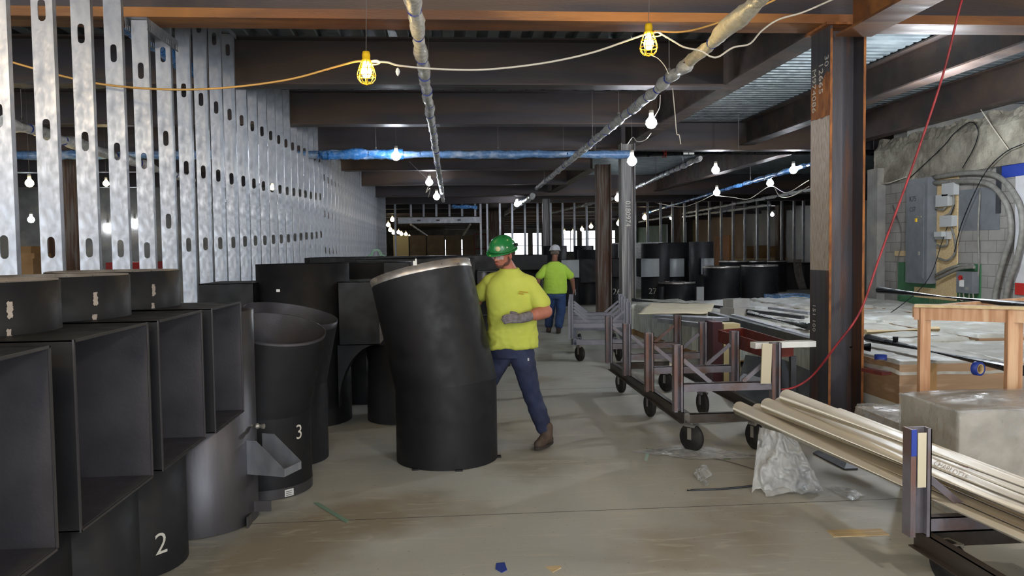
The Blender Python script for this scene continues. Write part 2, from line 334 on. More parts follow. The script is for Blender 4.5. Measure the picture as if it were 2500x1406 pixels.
# far back wall with daylight windows, and the distant right wall
m = MB(); WY = 86
wins = [(-.5, 1.8, 0.2, 3.0), (5.0, 8.6, 0, 3.6), (9.0, 10.1, 0, 3.6), (12.4, 14, 1.4, 3.8), (14.4, 16, 1.4, 3.8), (16.4, 18.2, 1.4, 3.8), (18.5, 19.8, 1.4, 3.8)]
xs = -22
for a, b, c, d in wins:
    m.box((xs, WY, 0), (a, WY+.3, ZD)); m.box((a, WY, d), (b, WY+.3, ZD))
    if c > 0: m.box((a, WY, 0), (b, WY+.3, c))
    xs = b
m.box((xs, WY, 0), (24, WY+.3, ZD)); struct('wall_back', m, M['conc'])
for i, (a, b, c, d) in enumerate(wins):
    m = MB(); t = .07
    for x in (a+t/2, (a+b)/2, b-t/2): m.cbox((x, WY+.1, (c+d)/2), (t, .1, d-c))
    for z in (c+t/2, c+(d-c)*.6, d-t/2): m.cbox(((a+b)/2, WY+.1, z), (b-a-.01, .09, t))
    w = struct('window_%d' % (i+1), m, M['darkframe'])
    solid('pane', M['glass'], w, lambda m: m.box((a+.02, WY+.14, c+.02), (b-.02, WY+.15, d-.02)))
XW = 20.6
segs = [(40, 47.5, 'block'), (47.5, 54.5, 'block'), (54.5, 66, 'tan'), (66, 86, 'olive')]
for i, (a, b, k) in enumerate(segs):
    m = MB(); m.box((XW, a, 0), (XW+.3, b-.001, ZD)); struct('wall_right', m, M[k])
m = MB(); m.box((XW-.1, 57, 0), (XW, 60.2, 2.6)); struct('door_1', m, M['orange'], 'orange plywood door panel in the tan wall')
m = MB(); m.box((20.9, 16.4, 0), (24, 40, ZD)); struct('wall_side', m, M['block'])
for i, (y, hh) in enumerate([(47.3, .5), (66.2, .6), (72, .5)]):
    m = MB(); m.box((XW-.5, y, 0), (XW, y+hh, ZD)); struct('trim_%d' % (i+3), m, M['darkframe'], 'dark steel wall column by the far right wall')

# ================================================================== STEEL
def ibeam(m, p0, p1, d, bf, tf=.022, tw=.014, vertical=False):
    """I section swept from p0 to p1; for a level member p is the middle of the bottom flange underside"""
    p0, p1 = Vector(p0), Vector(p1)
    prof = [(-bf/2, 0), (bf/2, 0), (bf/2, tf), (tw/2+.012, tf), (tw/2, tf+.02), (tw/2, d-tf), (bf/2, d-tf), (bf/2, d), (-bf/2, d), (-bf/2, d-tf), (-tw/2, d-tf), (-tw/2, tf+.02), (-tw/2-.012, tf), (-bf/2, tf)]
    if vertical: m.prism([(y-d/2, x) for x, y in prof], p0, p1, (1, 0, 0), (0, 1, 0))
    else:
        a, b, dd = basis(p1-p0); m.prism(prof, p0, p1, a, (0, 0, 1))
XG = 4.06
beams = [(7.92, 3.96, 'beam', 8.95), (11.2, 4.02, 'beam', XG-.12), (14.8, 4.05, 'beam', XG-.12), (18.25, 4.0, 'beam', 24), (21.95, 3.94, 'beam', XG-.12), (26.4, 3.9, 'beam', XG-.12), (31.4, 3.87, 'beam', 24), (36.3, 3.88, 'beam', 24)]
for i, (y, z, k, xe) in enumerate(beams):
    m = MB(); ibeam(m, (-21.9, y, z), (xe, y, z), ZD-z, .33 if i else .36)
    o = m.build('steel_beam', M[k]); tag(o, ['rusty orange ceiling beam crossing the top of the picture', 'wide dark brown ceiling beam behind the two yellow cage lamps', 'purple-brown ceiling beam directly behind the wide dark one', 'brown ceiling beam just above the blue wrapped pipe', 'ceiling beam seen just below the blue wrapped pipe', 'ceiling beam second below the blue wrapped pipe', 'ceiling beam along the top of the far stud wall', 'ceiling beam just behind the top of the far stud wall'][i], 'beam')
    if i == 0: solid('bottom_flange', M['rustbeam'], o, lambda m: m.box((-21.9, y-.185, z-.004), (xe, y+.185, z+.085)), 'orange rusted bottom flange')
for i, y in enumerate((41, 46, 51, 56, 61, 66, 71, 76, 81)):
    m = MB(); ibeam(m, (-21.9, y, 3.9), (20.5, y, 3.9), ZD-3.9, .3); o = m.build('steel_beam', M['beam'])
    tag(o, 'distant ceiling beam seen through the studs of the far wall', 'beam', 'distant ceiling beams')
def girder(a, b, z, x, k, label, d=None, bf=.3):
    m = MB(); ibeam(m, (x, a, z), (x, b, z), (d or ZD-.015-z), bf); return tag(m.build('steel_girder', M[k]), label, 'girder')
girder(8.12, 18.05, 4.03, XG, 'beam2', 'long girder running away from the big column above the light bulbs')
girder(22.25, 31.2, 3.98, XG, 'beam2', 'girder running away from the brown rusted column')
girder(1.5, 7.6, 3.79, XG-.08, 'rustbeam', 'rusty girder overhead joining the big column from the right', bf=.36)
girder(8.12, 18.05, 4.1, atZ(2400, 150, 4.1).x, 'beam2', 'dark girder crossing the corrugated deck right of the big column')
girder(-5, 18.05, 4.04, 9.12, 'beam2', 'dark girder lying above the broken top of the right wall')
girder(18.5, 31.2, 4.0, 8.3, 'beam2', 'pale-lit girder above the bulbs between the grey column and the big column')
def column(x, y, z1, w, d, k, label, swap=False, z0=0.0):
    t = thing('steel_column', (x, y, z0), label, 'column')
    m = MB(); ibeam(m, (x, y, z0+.0), (x, y, z1), w, d, .024, .016, vertical=True); m.build('shaft', M[k], t)
    solid('base_plate', M[k], t, lambda m: m.box((x-w/2-.04, y-d/2-.04, z0), (x+w/2+.04, y+d/2+.04, z0+.022)))
    return t
CX, CY, CW, CD = 3.985, 7.92, .37, .42
big = column(CX, CY, 3.93, CW, CD, 'col', 'big steel column with rusty edges standing right of the carts')
xl = CX-CW/2
solid('rust_patch', M['rust'], big, lambda m: m.grid(lambda u, v: (xl-.0015, CY-CD/2+.003+(CD-.006)*u, 3.05+.0+(.32+.07*noise.noise(Vector((u*3, 1, 0)))+.1*(1-u))*v), 20, 2), 'orange rust patch high on the column face')
solid('bare_patch', M['mill'], big, lambda m: m.grid(lambda u, v: (xl-.0015, CY-CD/2+.003+(CD-.006)*u, 1.5+1.55*v+.04*noise.noise(Vector((u*4, v*3, 0)))*(v > .9)), 10, 6), 'bare streaked mill steel on the column face')
for yy in (CY-CD/2,):
    for xx in (xl+.012, CX+CW/2-.012):
        solid('rusty_edge', M['rust'], big, lambda m: m.box((xx-.0125, yy-.0015, .03), (xx+.0125, yy, 3.9)))
f1 = lambda z, y: on_plane((xl-.004, y, z), (0, 0, -1), (0, -1, 0))
writing('M974086', .12, f1(3.35, CY+.13), 'chalk_mark', M['chalk'], big)
writing('12665', .13, f1(3.45, CY-.02), 'chalk_mark', M['chalk'], big)
writing('30', .12, f1(3.6, CY-.14), 'chalk_mark', M['chalk'], big)
writing('151 100', .09, f1(1.0, CY+.1), 'chalk_mark', M['chalk'], big)
solid('cap_plate', M['rust'], big, lambda m: m.box((CX-.24, CY-.25, 3.93), (CX+.24, CY+.25, 3.955)))
gp = atY(1532, 700, 17.2)
gcol = column(gp.x, 17.2, 4.02, .31, .3, 'greycol', 'grey streaked steel column beside the empty clean cart')
writing('0180974', .16, on_plane((gp.x-.02, 17.2-.16, 2.5), (0, 0, -1), (1, 0, 0)), 'chalk_mark', M['chalk'], gcol)
bp = atY(1473, 600, 20.2)
column(bp.x, 20.2, 3.9, .36, .36, 'rustcol', 'brown rusted column just left of the grey streaked one')
column(atY(1334, 600, 33).x, 33, 3.85, .3, .3, 'greycol', 'far dark column behind the person in the white hard hat')
column(atY(160, 500, 18.2).x, 18.2, 4.0, .6, .4, 'rustcol', 'brown column seen between the nearest studs of the left wall')
column(atY(1652, 600, 43).x, 43, 3.9, .45, .45, 'rustcol', 'dark column before the tan wall in the far right')
column(atY(1905, 600, 41).x, 41, 3.9, .4, .45, 'rustcol', 'dark column before the white block wall at far right')
column(atY(1213, 560, 44).x, 44, 3.9, .8, .5, 'rustcol', 'reddish column behind the green hard hat beyond the far studs')

# ================================================================== STUD WALLS
def stadium(px, py, hw, hh):
    k = hh-hw; lo, hi = 0., 1.
    for _ in range(24):
        t = (lo+hi)/2; x, y = px*t, py*t; yy = max(0, abs(y)-k)
        if math.hypot(x, yy) < hw: lo = t
        else: hi = t
    return px*lo, py*lo
def stud_mesh(z0, z1, zh, sp=.845, w=.15, fl=.052, hw=.027, hh=.078, s=1, quick=False):
    """C stud; web in the XZ plane with slotted holes, flanges reaching back"""
    m = MB(); t = .0022; zz = z0; holes = []
    z = zh-sp*math.floor((zh-z0-.15)/sp)
    while z < z1-.14: holes.append(z); z += sp
    if quick: holes = []
    HH = .12; per = []
    for i in range(4):
        a = [(-1, -1), (1, -1), (1, 1), (-1, 1)][i]; b = [(1, -1), (1, 1), (-1, 1), (-1, -1)][i]
        for k in range(5): per.append((a[0]+(b[0]-a[0])*k/5, a[1]+(b[1]-a[1])*k/5))
    for z in holes:
        if z-HH > zz: m.add([(-w/2, 0, zz), (w/2, 0, zz), (w/2, 0, z-HH), (-w/2, 0, z-HH)], [(0, 1, 2, 3)])
        o_ = [(x*w/2, 0, z+y*HH) for x, y in per]; i_ = [stadium(x*w/2, y*HH, hw, hh) for x, y in per]
        n = len(per); m.add(o_+[(x, 0, z+y) for x, y in i_]+[(x, .008, z+y) for x, y in i_], [(k, (k+1) % n, n+(k+1) % n, n+k) for k in range(n)]+[(n+k, n+(k+1) % n, 2*n+(k+1) % n, 2*n+k) for k in range(n)])
        zz = z+HH
    m.add([(-w/2, 0, zz), (w/2, 0, zz), (w/2, 0, z1), (-w/2, 0, z1)], [(0, 1, 2, 3)])
    for sx in (-1, 1):
        m.box((min(sx*w/2, sx*(w/2-t)), 0.0005, z0), (max(sx*w/2, sx*(w/2-t)), fl, z1))
        m.box((min(sx*w/2, sx*(w/2-.016)), fl-t, z0), (max(sx*w/2, sx*(w/2-.016)), fl, z1))
    return m
XS = -2.87
holes = [(115, 317), (208, 345), (290, 371), (352, 393), (398, 335), (458, 411), (500, 421), (537, 430), (567, 437), (596, 443), (622.5, 449), (643, 454), (665.5, 458.5), (683, 462), (701, 466), (718, 469), (733, 471.6), (747, 474), (759, 477), (772, 479.5), (783, 481), (792, 434), (802, 441), (812, 446)]
for i in range(-1, 50):
    y = 6.0+.61*i
    if 0 <= i < len(holes):
        px, py = holes[i]; zh = atX(px, py, XS).z
    elif i < 0: zh = 2.655
    else: zh = 2.62
    top = ZD-.02
    for by, bz, _, _ in beams:
        if abs(by-y-.02) < .24: top = bz-.01
    nm = stud_mesh(.03, top, zh, s=1).mesh('metal_stud', M['galv'])
    o = D.objects.new('metal_stud', nm); COL.objects.link(o); o.location = (XS, y, 0); o.rotation_euler.z = random.uniform(-.03, .03)
    if i < 0: tag(o, 'galvanized steel stud cut by the left picture edge', 'stud', 'studs of the left wall')
    else: tag(o, 'galvanized steel stud of the left wall, %s fully seen counting from the camera' % ordn(i), 'stud', 'studs of the left wall')
def track(name, x0, x1, y0, y1, z, up, label, cat='track'):
    m = MB(); m.box((x0, y0, z), (x1, y1, z+.003)); zz = (z, z+.06) if up else (z-.06, z)
    if x1-x0 < y1-y0:
        m.box((x0, y0, zz[0]), (x0+.002, y1, zz[1])); m.box((x1-.002, y0, zz[0]), (x1, y1, zz[1]))
    else:
        m.box((x0, y0, zz[0]), (x1, y0+.002, zz[1])); m.box((x0, y1-.002, zz[0]), (x1, y1, zz[1]))
    return tag(m.build(name, M['galv']), label, cat)
track('floor_track', XS-.08, XS+.08, 5.3, 36.2, .002, True, 'long galvanized floor track under the left stud wall')
track('ceiling_track', XS-.085, XS+.085, 8.15, 11.0, ZD-.004, False, 'galvanized ceiling track above the left studs')
t = thing('ceiling_track', (XS, 6.9, 3.7), 'short slotted galvanized track piece hanging among the nearest studs below the rusty beam', 'track')
def slot(m):
    m.box((XS-.1, 7.75, 3.955), (XS+.1, 8.6, 3.96))
    for sx in (-.1, .098):
        m.box((XS+sx, 7.75, 3.90), (XS+sx+.002, 8.6, 3.955)); m.box((XS+sx, 7.75, 3.84), (XS+sx+.002, 8.6, 3.855))
        for k in range(18): m.box((XS+sx, 7.76+k*.047, 3.855), (XS+sx+.002, 7.785+k*.047, 3.90))
slot_o = solid('slotted_track', M['galv'], t, slot)
# far wall of studs across the hall
YF = 38.
pxs = [965, 1004, 1035, 1066, 1098, 1129, 1161, 1174, 1190, 1221, 1251, 1282, 1313, 1345, 1374, 1403, 1433, 1492]+[1522, 1552, 1582, 1614, 1643, 1672, 1703, 1733, 1762, 1791, 1820, 1850, 1878, 1910, 1940, 1963]+[2126]
for i, px in enumerate(pxs):
    z0 = 0.03
    if 990 < px < 1165: z0 = atY(1100, 528, YF).z
    m = stud_mesh(z0, ZD-.02 if px > 1340 else 4.6, 2.6, w=.09, fl=.15, hw=.02, hh=.06, quick=(px > 0))
    o = D.objects.new('metal_stud', m.mesh('metal_stud', M['galv'])); COL.objects.link(o); o.location = (min(20.2, atY(px, 560, YF).x), YF, 0)
    tag(o, ('short galvanized stud above the wide opening of the far wall, %s from left' % ['first', 'second', 'third', 'fourth', 'fifth', 'sixth'][min(5, i-1)]) if 990 < px < 1165 else 'galvanized stud of the far wall, %s counting from the left end' % (ordn(i).replace('nearest', 'first')), 'stud', 'studs of the far wall')
a, b = atY(972, 545, YF), atY(1174, 545, YF)
hd = thing('door_header', ((a.x+b.x)/2, YF, a.z), 'galvanized boxed header over the wide opening in the far stud wall', 'header')
solid('track', M['galv'], hd, lambda m: m.box((a.x, YF-.1, a.z-.02), (b.x, YF+.1, a.z+.26)))
solid('slot', M['darkframe'], hd, lambda m: [m.box((a.x+x, YF-.104, a.z+.09), (a.x+x+.16, YF-.1005, a.z+.15)) for x in (.9, 1.8, 2.8)])

# ================================================================== PIPES IN PLASTIC
def wrapped(p0, p1, r, mt, name, label, seed=0, ties=.55, tiem='tape', steps=14, cat='pipe', nobs=.35, rods=()):
    p0, p1 = Vector(p0), Vector(p1); L = (p1-p0).length; n = int(L*steps)
    t = thing(name, (p0+p1)/2, label, cat)
    m = MB(); pts = []; rs = []
    for i in range(n+1):
        u = i/n*L; q = (u/ties+seed) % 1; k = abs(math.sin(PI*q))**.45
        rr = r*(.72+.42*k+nobs*noise.noise(Vector((u*3.1, seed, 0)))+.12*noise.noise(Vector((u*14, seed, 5))))
        pts.append(p0+(p1-p0)*(i/n)+Vector((noise.noise(Vector((u*1.5, seed, 7)))*r*.35, noise.noise(Vector((u*1.5, seed, 8)))*r*.2, noise.noise(Vector((u*1.7, seed, 9)))*r*.35))); rs.append(rr)
    m.tube(pts, rs, 14)
    vs = m.v
    for i, v in enumerate(vs):
        w = noise.noise(Vector(v)*14)*r*.22+noise.noise(Vector(v)*34)*r*.1; c = pts[min(n, i//14)] if i < 14*(n+1) else Vector(v)
        d = Vector(v)-c
        if d.length > 1e-6: vs[i] = tuple(Vector(v)+d.normalized()*w)
    m.build('plastic_wrap', mt, t)
    k = 0
    while k*ties < L:
        u = (k+1-seed % 1)*ties; i = int(u/L*n)
        if 0 < i < n:
            d = (p1-p0).normalized(); m = MB(); m.tube([pts[i]-d*.012, pts[i]+d*.012], rs[i]*1.12, 12); m.build('tie', M[tiem], t)
        k += 1
    for u in rods:
        p = p0+(p1-p0)*u; rd = MB(); rd.tube([p+Vector((0, 0, r*.6)), (p.x, p.y, 4.67)], .006, 6); rd.tube([p+Vector((0, 0, r*1.3)), p+Vector((0, 0, r*1.3+.05))], .018, 6); rd.build('hanger_rod', M['wire'], t)
    return t
wrapped((-.24, 4.1, 3.63), (-.20, 30.3, 3.62), .056, M['film'], 'wrapped_pipe', 'silver plastic-wrapped sprinkler pipe running straight away near the left cage lamp', .2, .8, rods=(.13, .25, .5))
wrapped((2.33, 4.63, 3.63), (2.44, 7.88, 3.61), .059, M['filmw'], 'wrapped_pipe', 'nearest cream plastic-wrapped pipe running diagonally at top right', .4, 1.6)
wrapped((2.44, 7.88, 3.61), (2.715, 24.6, 3.63), .055, M['film'], 'wrapped_pipe', 'silver-wrapped pipe continuing diagonally below the right cage lamp', .1, .48, rods=(.05, .22, .36, .6, .85))
PY = 16.85
wrapped((-12, PY, 3.78), (atY(1543, 383, PY).x, PY, 3.76), .078, M['bluep'], 'blue_wrapped_pipe', 'blue plastic-wrapped main pipe crossing the whole hall left to right', .3, 3.1, 'blue', 10, nobs=.12, rods=(.3, .66, .82, .95))
wrapped((atY(778, 380, PY-.02).x, PY-.03, 3.77), (atY(985, 383, PY-.02).x, PY-.03, 3.775), .095, M['blue'], 'blue_plastic_sleeve', 'bunched bright blue plastic tied round the crossing pipe near the left studs', .7, .8, 'blue', 14, 'plastic')
xb = atY(1543, 383, PY).x; xe = atY(2155, 375, PY).x
t = thing('sprinkler_main', ((xb+xe)/2, PY, 3.76), 'bare black pipe continuing the blue wrapped pipe to the right wall', 'pipe')
solid('pipe', M['blackpipe'], t, lambda m: m.tube([(xb-.3, PY, 3.76), (xe, PY, 3.77)], .075, 16))
solid('end_cap', M['red'], t, lambda m: m.tube([(xe-.06, PY, 3.77), (xe+.08, PY, 3.77), (xe+.12, PY, 3.77)], [.1, .1, .06], 14), 'red grooved end cap')
x = atY(1622, 378, PY).x; solid('coupling', M['red'], t, lambda m: m.tube([(x-.03, PY, 3.76), (x+.03, PY, 3.76)], .082, 14), 'red band on the black pipe')
for px in (1672, 1686):
    x = atY(px, 377, PY).x; solid('tag', M['white'], t, lambda m: m.box((x-.055, PY-.081, 3.74), (x+.055, PY-.077, 3.78)), 'white paper tag')
for px in (1803, 2133):
    x = atY(px, 340, PY).x; solid('hanger_rod', M['wire'], t, lambda m: m.tube([(x, PY, 3.84), (x, PY, 4.64)], .007, 6))
def farpipe(a, b, k, label, seed, ties=.7, r=.055, z=None, **kw):
    return wrapped(a, b, r, M[k], 'wrapped_pipe', label, seed, ties, **kw)
farpipe(atZ(1710, 386, 3.9), atZ(1552, 458, 3.9), 'film', 'silver-wrapped pipe between the grey column and the big column', .1, rods=(.2, .6))
farpipe(atZ(1990, 398, 3.7), atZ(1570, 522, 3.7), 'blue', 'bright blue wrapped pipe with bulbs strung along it at right', .5, 1.1, rods=(.2, .5, .8))
farpipe(atZ(1985, 462, 3.6), atZ(1560, 542, 3.6), 'film', 'long silver-wrapped pipe below the bright blue one', .3, 1.2, steps=8)
farpipe(atZ(1880, 500, 3.5), atZ(1665, 530, 3.5), 'film', 'lowest silver-wrapped pipe in front of the white block wall', .8, 1.2, steps=8)
farpipe(atZ(1495, 485, 3.8), atZ(1345, 520, 3.8), 'film', 'silver-wrapped pipe seen left of the brown rusted column', .6, 1.2, steps=6)
farpipe(atZ(1300, 478, 3.8), atZ(1225, 526, 3.8), 'film', 'silver-wrapped pipe above the green hard hat', .3, 1.2, steps=6, r=.1)
farpipe(atY(1003, 548, 50), atY(1045, 577, 60), 'film', 'left short silver-wrapped pipe beyond the wide far opening', .3, 1.2, steps=4)
farpipe(atY(1148, 548, 50), atY(1130, 577, 60), 'film', 'right short silver-wrapped pipe beyond the wide far opening', .5, 1.2, steps=4)
farpipe(atY(1100, 503, 36.5), atY(1165, 507, 36.5), 'blue', 'small blue wrapped pipe at the top of the far opening', .5, .6, r=.08, steps=10)
# pipes left of the stud wall
wrapped((-3.55, 4.9, 4.3), (-3.4, 12.5, 4.2), .085, M['blue'], 'wrapped_pipe', 'blue wrapped pipe running away just behind the left studs', .3, 1.4, 'blue', 12, rods=(.45,))
wrapped(atY(10, 296, 11.0), atY(470, 440, 18), .075, M['film'], 'wrapped_pipe', 'cloudy plastic-wrapped pipe behind the left studs below the orange cord', .3, .9, 'tape', 12, rods=(.06,))

# ================================================================== LAMPS
def hang_wire(m, p, z1, sx=0): m.tube([p, (p[0]+sx, p[1], z1)], .003, 5)
def cage_lamp(p, label, power, top=4.745):
    x, y, z = p; t = thing('cage_lamp', (x, y, z), label, 'lamp', 'yellow cage work lamps')
    solid('bulb', M['bulbw'], t, lambda m: m.lathe([(0, -.075), (.028, -.068), (.042, -.045), (.045, -.02), (.036, .015), (.022, .05), (.018, .07), (0, .072)], (x, y, z), 18))
    def cg(m):
        prof = [(.03, .085), (.045, .06), (.068, 0), (.08, -.045), (.076, -.085), (.05, -.118), (.012, -.13)]
        for k in range(8):
            a = k*PI/4+.2; m.tube([(x+r*math.cos(a), y+r*math.sin(a), z+h) for r, h in prof], .0042, 6)
        for r, h in ((.068, 0), (.08, -.06), (.045, -.12)):
            m.tube([(x+r*math.cos(a*PI/12), y+r*math.sin(a*PI/12), z+h) for a in range(25)], .0042, 6, False)
    solid('cage', M['yellow'], t, cg)
    solid('socket', M['yellow'], t, lambda m: m.lathe([(0, .15), (.03, .15), (.036, .12), (.034, .085), (.045, .075), (.03, .06), (0, .06)], (x, y, z), 14))
    solid('hanger_wire', M['wire'], t, lambda m: hang_wire(m, (x, y, z+.15), top, .03))
    solid('strap', M['cordw'], t, lambda m: m.tube(bez([(x+.03, y, z+.07), (x+.09, y-.01, z+.075), (x+.12, y, z+.06), (x+.09, y+.01, z+.045), (x+.035, y, z+.04)], 5), .006, 6))
    point_light((0, 0, -.02), power, WARM, .045, t); return t
L1 = Vector((-.69, 7.05, 3.33)); L2 = Vector((1.8, 7.05, 3.59))
cage_lamp(L1, 'glowing yellow cage lamp hanging at upper left beside the studs', 110)
cage_lamp(L2, 'glowing yellow cage lamp hanging at upper right before the rusty beam', 110)
def bulb(p, label, power, col, k='bulbc', r=.07, top=4.745, name='led_bulb', tails=True, group='cool white temporary bulbs'):
    x, y, z = p; t = thing(name, p, label, 'lamp', group)
    solid('globe', M[k], t, lambda m: m.lathe([(0, -r), (r*.6, -r*.8), (r, -r*.2), (r*.9, r*.4), (r*.45, r*.95), (r*.3, r*1.2), (0, r*1.2)], p, 14))
    solid('socket', M['cordw'], t, lambda m: m.lathe([(0, r*2.2), (r*.4, r*2.2), (r*.42, r*1.1), (0, r*1.1)], p, 10))
    if tails: solid('hanger_wire', M['wire'], t, lambda m: hang_wire(m, (x, y, z+r*2.1), top))
    if power: point_light((0, 0, 0), power, col, r*.9, t)
    return t
led = [((1590, 300), 11.5, 1900, 'cool white bulb hanging below the diagonal silver-wrapped pipe'), ((1543, 393), 14.2, 1900, 'cool white bulb in front of the grey streaked column'), ((967, 381), 16.2, 900, 'cool white bulb glowing on the blue wrapped pipe'),
       ((1048, 445), 22.5, 2200, 'cool white bulb left of the straight silver-wrapped pipe, upper'), ((1066, 480), 25.5, 2200, 'cool white bulb left of the straight silver-wrapped pipe, lower'), ((1262, 498), 34.5, 3500, 'cool white bulb above the green hard hat'),
       ((1747, 415), 19.3, 900, 'cool white bulb under the girder, nearest the silver pipe end'), ((1750, 470), 24.5, 2200, 'cool white bulb hanging lowest under the bright blue pipe'), ((1880, 447), 22.8, 1800, 'cool white bulb second from the big column'), ((1937, 415), 19.5, 900, 'cool white bulb beside the big column'), ((1508, 484), 28, 2400, 'cool white bulb between the brown and grey columns')]
for (px, py), Y, pw, lb in led:
    bulb(atY(px, py, Y), lb, pw, COOL, 'bulbc', .065+.0016*Y)
far = [(1511, 545, 40, 'bulbf', 'warm bulb seen low between the brown and grey columns'), (1574, 531, 42, 'bulbf', 'pale warm bulb just right of the grey column'), (1378, 567, 55, 'bulbf', None), (1399, 566, 57, 'bulbf', None), (1421, 560, 53, 'bulbf', None), (1443, 553, 50, 'bulbf', None),
       (958, 536, 48, 'bulbf', None), (948, 549, 50, 'bulbf', None), (953, 561, 52, 'bulbf', None), (961, 568, 55, 'bulbf', None), (973, 567, 58, 'bulbf', None), (980, 571, 60, 'bulbf', None), (991, 572, 62, 'bulbf', None), (999, 578, 65, 'bulbf', None)]
nm = ['first', 'second', 'third', 'fourth', 'fifth', 'sixth', 'seventh', 'eighth']
for i, (px, py, Y, k, lb) in enumerate(far):
    if not lb: lb = ('warm string bulb near the far windows, %s from left' % nm[i-2]) if i < 6 else ('warm string bulb at the far end of the left stud wall, %s along the string' % nm[i-6])
    bulb(atY(px, py, Y), lb, 5000 if i in (1, 3, 5, 8, 10, 12) else 0, NEUT, k, .13, top=4.745, tails=True, group='distant string bulbs')
left = [(72, 447, 12.5, 'yellow', 'yellow caged bulb glowing between the first two studs', 60), (76, 536, 26, 'w', 'white bulb low between the first two studs', 160), (259, 448, 17, 'w', 'bulb glowing beside the third stud', 80), (264, 556, 30, 'w', 'low bulb glowing beside the third stud', 120), (329, 545, 30, 'w', 'low bulb glowing between the third and fourth studs', 120), (665, 458, 19, 'w', 'warm bulb shining through a slot of the left stud wall', 60)]
for x, y, lb in [(17.75, 42.6, 'added unseen fill bulb behind the dark column before the white block wall'), (13.05, 46, 'added unseen fill bulb behind the dark column before the tan wall'), (13.2, 58, 'added unseen fill bulb far behind the grey streaked column'), (9.0, 47, 'added unseen fill bulb far behind the brown rusted column')]: bulb(Vector((x, y, 3.5)), lb, 14000, NEUT, 'bulbc', .1)  # bulbs added out of sight behind columns to brighten the dim far end
for px, py, Y, k, lb, pw in left: bulb(atY(px, py, Y), lb, pw, WARM if k == 'yellow' else NEUT, 'bulbw' if pw < 100 else 'bulbc', .06 if Y < 20 else .1, name='work_bulb', group='bulbs behind the left studs')
# cords
def cord(pts, r, mt, name, label, cat='cord', n=10, seg=8):
    m = MB(); m.tube(bez(pts, n), r, seg); return tag(m.build(name, M[mt]), label, cat)
cy = lambda x, y, Y=7.05: atY(x, y, Y)
cord([cy(-60, 120), cy(14, 147), cy(150, 185), cy(260, 207), cy(400, 218), cy(540, 215), cy(700, 195), cy(820, 163), cy(868, 150), cy(893, 150)], .009, 'cordy', 'lamp_cord', 'orange-yellow cord sagging across the left studs to the left cage lamp')
cord([cy(905, 150), cy(945, 152), cy(975, 160), cy(1060, 168), cy(1180, 170), cy(1320, 155), cy(1440, 130), cy(1540, 96), cy(1585, 80)], .009, 'cordw', 'lamp_cord', 'pale cord slung between the two cage lamps')
cord([cy(1592, 76), cy(1660, 78), cy(1720, 66), cy(1800, 38), cy(1880, 5), cy(1960, -40)], .009, 'cordy', 'lamp_cord', 'yellow cord leaving the right cage lamp towards top right')
cord([cy(1600, 74), cy(1640, 98), cy(1670, 115), cy(1710, 124), cy(1735, 138), cy(1755, 138), cy(1790, 116), cy(1830, 107), cy(1860, 75), cy(1900, 48), cy(1960, 30), cy(2030, 0), cy(2080, -20)], .0085, 'cordw', 'lamp_cord', 'loose white cord bending from the right cage lamp to the big column')
m = MB(); p = cy(971, 165); m.lathe([(0, 0), (.012, -.01), (.02, -.035), (.012, -.06), (0, -.075)], p, 8); tag(m.build('wire_tag', M['white']), 'small white cap hanging on the cord right of the left cage lamp', 'cap')
cord([cy(1585, 134), cy(1605, 142), cy(1622, 160), cy(1632, 180)], .004, 'cordw', 'loose_wire', 'thin wire curling below the right cage lamp', 'wire')
cord([atY(1642, 215, 9.2), atY(1648, 280, 9.2), atY(1652, 325, 9.2), atY(1658, 330, 9.2), atY(1662, 352, 9.2)], .006, 'cordw', 'loose_wire', 'frayed wire end dangling beneath the diagonal pipe', 'wire')
cord([atY(1612, 232, 11.5), atY(1610, 262, 11.5), atY(1598, 285, 11.5)], .006, 'cordw', 'loose_wire', 'curled wires above the cool white bulb under the diagonal pipe', 'wire')
cord([atY(1590, 325, 12), atY(1575, 342, 12), atY(1555, 345, 13), atY(1545, 335, 13.5), atY(1532, 352, 14)], .006, 'cordw', 'lamp_cord', 'short white cord between two cool bulbs near the grey column')
cord([atY(1000, 395, 17), atY(1020, 415, 19), atY(1045, 438, 22)], .007, 'wire', 'lamp_cord', 'dark wire from the blue pipe to the upper far bulb')
cord([atY(1048, 450, 22.4), atY(1040, 470, 22.4), atY(1050, 460, 22.4), atY(1046, 482, 22.4)], .008, 'cordw', 'lamp_cord', 'white loop of cord under the upper far bulb')
cord([atY(1752, 478, 24.5), atY(1790, 482, 24), atY(1830, 485, 24), atY(1880, 455, 22.8), atY(1920, 470, 21), atY(1975, 440, 19)], .01, 'cordw', 'lamp_cord', 'white cord swagged between the bulbs near the big column')
cord([atY(1600, 495, 26), atY(1660, 505, 26), atY(1700, 495, 25), atY(1748, 472, 24.5)], .01, 'cordw', 'lamp_cord', 'white cord swagged left of the lowest bulb')
cord([atY(1888, 452, 22), atY(1905, 480, 22), atY(1935, 478, 21), atY(1975, 455, 20)], .012, 'cordw', 'lamp_cord', 'hanging white loop of cord next to the big column')
# red cord
cord([atY(2352, -10, 6.2), atY(2340, 30, 6.2), atY(2300, 190, 6.25), atY(2230, 400, 6.3), atY(2150, 620, 6.3), atY(2100, 760, 6.3), atY(2040, 845, 6.4), atY(1985, 915, 6.6), atY(1940, 945, 6.6), atY(1900, 950, 6.6), atY(1884, 942, 6.6)], .009, 'redcord', 'extension_cord', 'red extension cord hanging from top right and drooping past the big column')
cord([atX(2050, 830, 6.4), atX(2150, 780, 7), atX(2260, 690, 8), atX(2300, 590, 8.9), atX(2330, 500, 9.0)], .007, 'blackpipe', 'cable', 'dark cable slanting from the floor goods up to the electrical boxes', 'cable')
